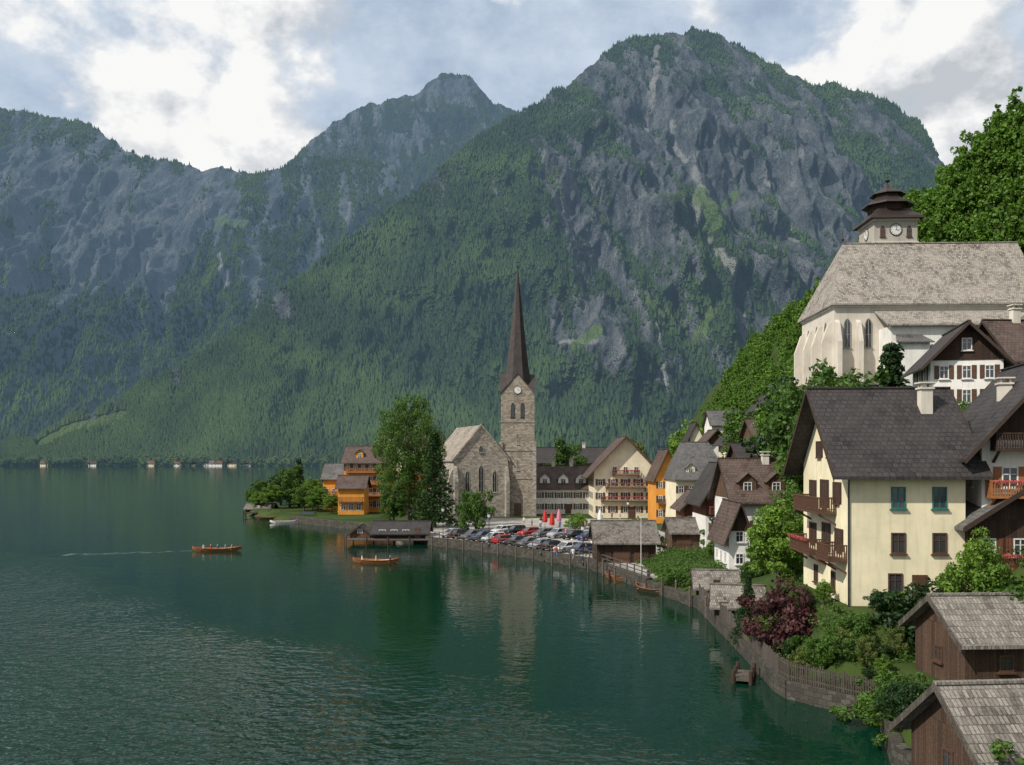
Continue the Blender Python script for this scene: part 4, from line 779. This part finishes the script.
t=NT('wake_foam'); nz=t.noise(t.pos(),.6,4); tr=t.n('ShaderNodeBsdfTransparent'); df=t.principled((.28,.38,.37),.5); ms=t.n('ShaderNodeMixShader'); t.l(t.ramp(nz,[(.44,0.),(.66,.32)]),ms.inputs[0]); t.l(tr.outputs[0],ms.inputs[1]); t.l(df,ms.inputs[2]); MWK=t.done(ms.outputs[0])
a=G(60,556);b=G(193,551)
tag(part('boat_wake',MB().add([(a.x,a.y-.2,.02),(b.x,b.y-.9,.02),(b.x,b.y+.6,.02),(a.x,a.y+3,.02)],[(0,1,2,3)]),MWK,None),kind='structure')
# ---------------------------------------------------------------- street furniture
for i,(px,py,cl) in enumerate([(545,528,'red'),(552,531,'red'),(559,527,'pink'),(600,527,'white')]):
    g_=G(px,py,1.23); o=thing('parasol',['folded red parasol left of the square terrace','folded red parasol in the centre of the square terrace','folded pink parasol right of the square terrace','folded white parasol before the guesthouse'][i],'parasol',tuple(g_)); part('pole',MB().tube((0,0,0),(0,0,3.6),.04,.03,6),METAL,o)
    part('canopy',MB().lathe([(.42,1.1),(.5,1.5),(.42,2.3),(.25,3.),(.05,3.5)],8),CL[cl],o); part('base',MB().lathe([(.35,0),(.33,.08),(.06,.12)],10),STONED,o)
for i,(px,py) in enumerate([(443,538),(489,547),(541,556),(583,566),(628,528)]):
    g_=G(px,py,1.23); o=thing('street_lamp',f'slender dark street lamp, {ORD[i]} from the left along the quay','lamp',tuple(g_)); part('post',MB().lathe([(.14,0),(.12,.5),(.06,.6),(.045,4.4)],8),METAL,o); part('lantern',MB().lathe([(.1,4.4),(.2,4.55),(.24,4.95),(.05,5.15)],6),LAMP,o); part('lantern_cap',MB().lathe([(.3,4.96),(.16,5.15),(.02,5.35)],6),METAL,o)
g_=G(641,575,1.); o=thing('flagpole','tall thin white flagpole beside the dark boathouse','flagpole',tuple(g_)); part('pole',MB().tube((0,0,-1),(0,0,7.),.05,.03,8),FW,o); part('finial',MB().lathe([(.02,7.),(.09,7.1),(.02,7.2)],8),GOLD,o)
# ---------------------------------------------------------------- trees
plant('big','lakeside_tree','tall broad deciduous tree on the promenade left of the church','tree',410,186,391,1.2,.80)
plant('con_mid','lakeside_tree','dense conical tree in front of the tall promenade tree','tree',434,174,430,1.2,1.2)
plant('dec_mid','lakeside_tree','low rounded tree at the left foot of the tall promenade tree','tree',394,176,480,1.2,1.)
plant('bush','round_tree','round clipped green tree before the church gable','tree',476,168,482,1.2,.72)
for k,px,Y,ty,wd,lb in [('dec_bright',272,236,484,1.5,'bright green tree on the peninsula tip'),('dec_mid',290,240,466,1.2,'mid green tree in the middle of peninsula'),('con',299,244,458,1.2,'dark conifer rising from the peninsula'),('dec_mid2',252,245,488,1.4,'small rounded tree at the left end of peninsula'),('dec_bright',312,232,478,1.3,'bright leafy tree right of the peninsula conifer'),('dec_dark',281,252,470,1.2,'dark tree behind the bright peninsula trees'),('dec_bright',318,222,487,1.6,'low bright tree left of the ochre hotel'),('dec_mid',331,240,466,1.,'tree behind the low ochre wing'),
   ('dec_mid2',262,250,478,1.3,'green tree behind the peninsula shed'),('dec_bright',258,238,492,1.6,'low bright tree beside the peninsula shed'),('dec_mid2',304,226,484,1.4,'mid green tree facing the peninsula boats'),('dec_bright',332,216,494,1.6,'small bright tree before the orange pavilion')]:
    plant(k,'peninsula_tree',lb,'tree',px,Y,ty,1.2,wd)
gard=[('dec_bright','bright green tree left of the yellow house balconies',778,78,503,1.1),('dec_mid','leafy green tree behind the shingled sheds',764,92,526,1.),('con','dark slim conifer above the lake wall',748,69.5,574,1.15),('dec_bright','large bright tree at the garden corner below the yellow house',824,62,580,1.3),('dec_mid2','mid green tree at the foot of the yellow house wall',866,57.5,612,1.3),
 ('dec_bright','bright small tree in front of the timber house',978,54,534,.85),('dec_mid','shady tree between the white gable house and yellow house',795,88,484,.9),('dec_olive','olive green tree on the slope above the white gable house',802,112,444,1.),('con','narrow conifer in front of the hill church porch',892,104,340,1.),('dec_mid','round tree below the retaining wall',826,108,366,.8),
 ('dec_bright','bright tree on the bank left of the retaining wall',790,130,426,1.),('dec_mid2','green tree beside the hillside house',748,165,400,.9),('dec_bright','light tree behind the grey valley roofs',690,250,424,1.1),('dec_dark','dark tree above the upper dark house',790,146,408,.9),('dec_mid','tree between low white house and guesthouse',566,232,440,1.),
 ('dec_olive','pale tree behind the guesthouse roof',628,262,436,1.),('dec_mid2','small quay tree before the second boathouse',660,118,534,1.1),('dec_bright','leafy tree behind the lakeside boathouse',712,108,540,1.),('dec_mid','green tree beside the boathouse path',700,118,550,1.3),
 ('dec_dark','dark tree left of the church retaining wall',806,120,386,1.1),('dec_mid','green tree at the left corner of hill church',818,114,378,1.),('dec_bright','bright tree below the hill church wall',846,106,388,1.),('dec_mid2','leafy tree tucked under the church sacristy',866,108,382,.9)]
for k,lb,px,Y,ty,wd in gard: plant(k,'garden_tree' if 'con' not in k else 'conifer_tree',lb,'tree',px,Y,ty,None,wd)
bush=[('bush_red','dark purple red shrub on the garden terrace',782,63,578,1.05),('bush','green shrub just above the garden wall corner',806,60,644,1.4),('bush_bright','bright shrub hanging over the wall below the large tree',826,58,648,1.5),('bush_dark','dark green shrub left of the timber hut',880,54,640,1.3),('bush','rounded shrub right of the large garden tree',852,57,625,1.3),
 ('bush_olive','light green shrub by the timber hut wall',897,55,622,1.),('bush','leafy shrub beside the slim conifer',766,70,616,1.1),('bush','corner shrub at the bottom right edge',1032,33,722,1.),('bush','shrub on the bank under the timber hut',880,50.5,668,1.2),('bush_dark','dark ivy like shrub on the lake wall end',868,52.5,684,1.2),('bush_bright','shrub along the quay before the guesthouse',578,170,512,1.3),
 ('bush','shrub by the second boathouse doors',722,124,520,1.2),('bush_tall','tall dark shrub behind the garden fence',756,68,632,1.1),('bush','shrub below the yellow house corner',838,59.2,612,1.),('bush_bright','yellow green shrub left of timber hut roof',903,58,590,1.2),('bush_dark','dark shrub under the timber house',935,56,572,1.2),('bush','green shrub under the right edge chalet',1006,52,562,1.)]
for k,lb,px,Y,ty,wd in bush: plant(k,'shrub',lb,'shrub',px,Y,ty,None,wd)
for (x,y) in along([(19.2,74.5),(18.9,68),(18.3,57.8),(21.8,52.),(20.1,45)],1.5)+along([(16.6,99.5),(18.4,94.5)],2.):
    plantw(random.choice(['bush','bush_tall','bush_dark','bush','bush_olive','bush_bright']),'hedge_shrub','green shrub in the row overhanging the garden wall by the lake','shrub',x+random.uniform(-.6,.5),y+random.uniform(-.4,.4),random.uniform(.9,2.6),random.uniform(.9,1.4),'shrubs along the garden wall')
for i in range(110):
    x=random.uniform(18.8,27); y=random.uniform(52,98)
    if (22.0<x<31 and 59.3<y<73) or (x<24.5 and 75<y<98) or (y<54 and x>22) or inland(np.array([x]),np.array([y]))[0]<1.3: continue
    if x/y*900+512>905 or abs(x-18.9)+abs(y-62.5)<1.2: continue
    plantw(random.choice(['bush','bush_tall','bush_dark','bush_bright','bush_olive','bush']),'garden_shrub','leafy shrub among the dense planting of the terraced garden','shrub',x,y,random.uniform(.9,2.3),random.uniform(.9,1.35),'shrubs of the terraced garden')
# hillside woodland (mass)
r_=np.random.default_rng(77); c,rad=crown_pts(46,3.2,3.6,4.9,.38,r_,.26); LV=leaf_quads(c,rad,26,.40,r_=r_); c,rad=crown_pts(48,2.8,4.4,5.6,.42,r_,.24); LV2=leaf_quads(c,rad,25,.40,r_=r_)
def woods(n,x0,x1,y0,y1,cs,steep):
    X=r_.uniform(x0,x1,n); Y=r_.uniform(y0,y1,n); u=X-np.interp(Y,BY,BX); d=inland(X,Y); Z=hz(X,Y)
    gr=np.hypot(hz(X+1,Y)-Z,hz(X,Y+1)-Z)
    ok=(u>5)&(d>8)&(u<125)
    if steep: ok&=(gr>1.6)&((Y>138)|(X>75.5))
    else:
        ok&=~((Y<139.5)&(X>34)&(X<76))
        for a0,a1,b0,b1,pz,bl in PADS: ok&=~((X>a0-2)&(X<a1+2)&(Y>b0-4)&(Y<b1+2))
    ok&=(X/Y*900+512<1110)&(X/Y*900+512>640)
    out=[]; cell=set()
    for x,y,z in zip(X[ok],Y[ok],Z[ok]):
        k_=(int(x/cs),int(y/(cs if y<260 else cs*1.6)))
        if k_ in cell: continue
        cell.add(k_); out.append((x,y,z))
    return out
PT=woods(14000,28,190,96,430,3.9,False)+woods(12000,28,130,96,220,2.0,True)
Vs=[]
for i,(x,y,z) in enumerate(PT):
    s=r_.uniform(.5,1.0); a=r_.random()*6.28; L=(LV if i%2 else LV2)*s; ca,sa=math.cos(a),math.sin(a)
    Vs.append(np.stack([L[:,0]*ca-L[:,1]*sa+x,L[:,0]*sa+L[:,1]*ca+y,L[:,2]*r_.uniform(.85,1.25)+z-1.6],-1))
tag(link('hillside_woodland',fastmesh('hillside_woodland',np.concatenate(Vs),4,LEAFM['leaf_hill'])),'bright green deciduous wood covering the slope above the village','woodland',kind='stuff')
n=6000; X=r_.uniform(16,60,n); Y=r_.uniform(42,118,n); d=inland(X,Y); ok=(d>.6)
for bx0,bx1,by0,by1 in ((22,31,59,72),(22,34,46,53),(18,29,34,43),(17,25,76,97)): ok&=~((X>bx0-.3)&(X<bx1+.5)&(Y>by0-.3)&(Y<by1+.5))
dens=fbm(X/5,Y/5,2,9)>-.45; ok&=dens; X=X[ok];Y=Y[ok];Z=hz(X,Y)
V=leaf_quads(np.stack([X,Y,Z+.15],-1),r_.uniform(.4,.95,len(X)),36,.11,.8)
n=9000; X2=r_.uniform(44,110,n); Y2=r_.uniform(138,172,n); Z2=hz(X2,Y2); k2=(X2/Y2*900+512<1060); V2=leaf_quads(np.stack([X2,Y2,Z2+.3],-1)[k2],r_.uniform(.9,1.8,k2.sum()),16,.38,.9)
tag(link('ground_cover',fastmesh('ground_cover',V,4,LEAFM['leaf_mid'])),'low leafy ground cover in the terraced gardens','ground cover',kind='stuff')
tag(link('undergrowth',fastmesh('undergrowth',V2,4,LEAFM['leaf_hill'])),'leafy undergrowth on the steep bank behind the hill church','undergrowth',kind='stuff')
px=r_.uniform(-60,330,900); Y=r_.uniform(1335,1395,900); X=(px-512)*Y/F
sub=LV.reshape(-1,4,3)[::5].reshape(-1,3); Vs=[]
for i in range(len(X)):
    s=r_.uniform(1.,1.9); Q=sub*np.array([s*1.1,s*1.1,s]); cc=Q.reshape(-1,4,3).mean(1,keepdims=True); Q=((Q.reshape(-1,4,3)-cc)*2.6+cc).reshape(-1,3); Vs.append(Q+np.array([X[i],Y[i],-1+(Y[i]-1350)*.3]))
t=NT('far_leaf'); g=t.n('ShaderNodeNewGeometry'); n3=t.noise(g.outputs['Position'],.01,3); col=t.mix(g.outputs['Random Per Island'],(.025,.055,.012),(.06,.105,.025)); col=t.mix(t.ramp(n3,[(.45,0.),(.6,.7)]),col,(.10,.15,.035)); MFL=t.done(painted_haze(t,t.principled(col,.9,spec=.1)))
tag(link('far_shore_woodland',fastmesh('far_shore_woodland',np.concatenate(Vs),4,MFL)),'belt of trees along the far lake shore','woodland',kind='stuff')
# ---------------------------------------------------------------- light, world, camera
sdir=Vector((-.66,-.42,.74)).normalized()
sun=bpy.data.lights.new('sun','SUN'); sun.energy=5.; sun.angle=R(.6); sun.color=(1,.94,.84); so=bpy.data.objects.new('sun',sun); COL.objects.link(so); so.rotation_euler=sdir.to_track_quat('Z','Y').to_euler()
wd=bpy.data.worlds.new('World'); bpy.context.scene.world=wd; wd.use_nodes=True; nt=wd.node_tree; nt.nodes.clear()
t=NT.__new__(NT); t.t=nt; out=nt.nodes.new('ShaderNodeOutputWorld'); t.out=out
sky=t.n('ShaderNodeTexSky',sky_type='NISHITA'); sky.sun_disc=False; sky.sun_elevation=math.asin(sdir.z); sky.sun_rotation=math.atan2(sdir.x,sdir.y)%(2*math.pi); sky.air_density=1; sky.dust_density=1.5
tc=t.n('ShaderNodeTexCoord').outputs['Generated']
def cmap(lx,ly,lz):
    m_=t.n('ShaderNodeMapping'); m_.inputs['Scale'].default_value=(1.,1.,1.4); m_.inputs['Location'].default_value=(lx,ly,lz); t.l(tc,m_.inputs[0]); return m_.outputs[0]
n1=t.noise(cmap(.62,.3,.5),3.6,9,.56); n2=t.noise(cmap(.62,.3,.5),9.,8,.62); n1b=t.noise(cmap(.60,.3,.54),3.6,9,.56)
cov=t.ramp(n1,[(.45,0.),(.51,1.)])
lit=t.math('ADD',t.math('MULTIPLY',t.math('SUBTRACT',n1,n1b),4.4),t.math('ADD',.24,t.math('MULTIPLY',n2,.50)))
cc=t.ramp(lit,[(.28,(.56,.60,.64)),(.46,(.76,.78,.81)),(.66,(.99,.99,.98))])
ccs=t.n('ShaderNodeVectorMath',operation='SCALE'); t.l(cc,ccs.inputs[0]); ccs.inputs['Scale'].default_value=9.6
thin=t.mix(t.ramp(n2,[(.35,.3),(.62,.9)]),sky.outputs[0],(6.8,7.4,8.0))
thin=t.mix(.35,thin,(5.2,6.7,8.8))
fin=t.mix(cov,thin,ccs.outputs[0])
bg=t.n('ShaderNodeBackground'); t.l(fin,bg.inputs[0]); bg.inputs[1].default_value=.1; t.l(bg.outputs[0],out.inputs[0])
cam=bpy.data.cameras.new('camera'); co=bpy.data.objects.new('camera',cam); COL.objects.link(co); co.location=(0,0,CH); co.rotation_euler=(R(90),0,0)
cam.sensor_width=36; cam.lens=36*F/1024; cam.shift_y=(HY-382.5)/1024; cam.clip_start=.5; cam.clip_end=20000
sc_=bpy.context.scene; sc_.camera=co; sc_.view_settings.view_transform='Standard'; sc_.view_settings.look='None'; sc_.view_settings.exposure=0
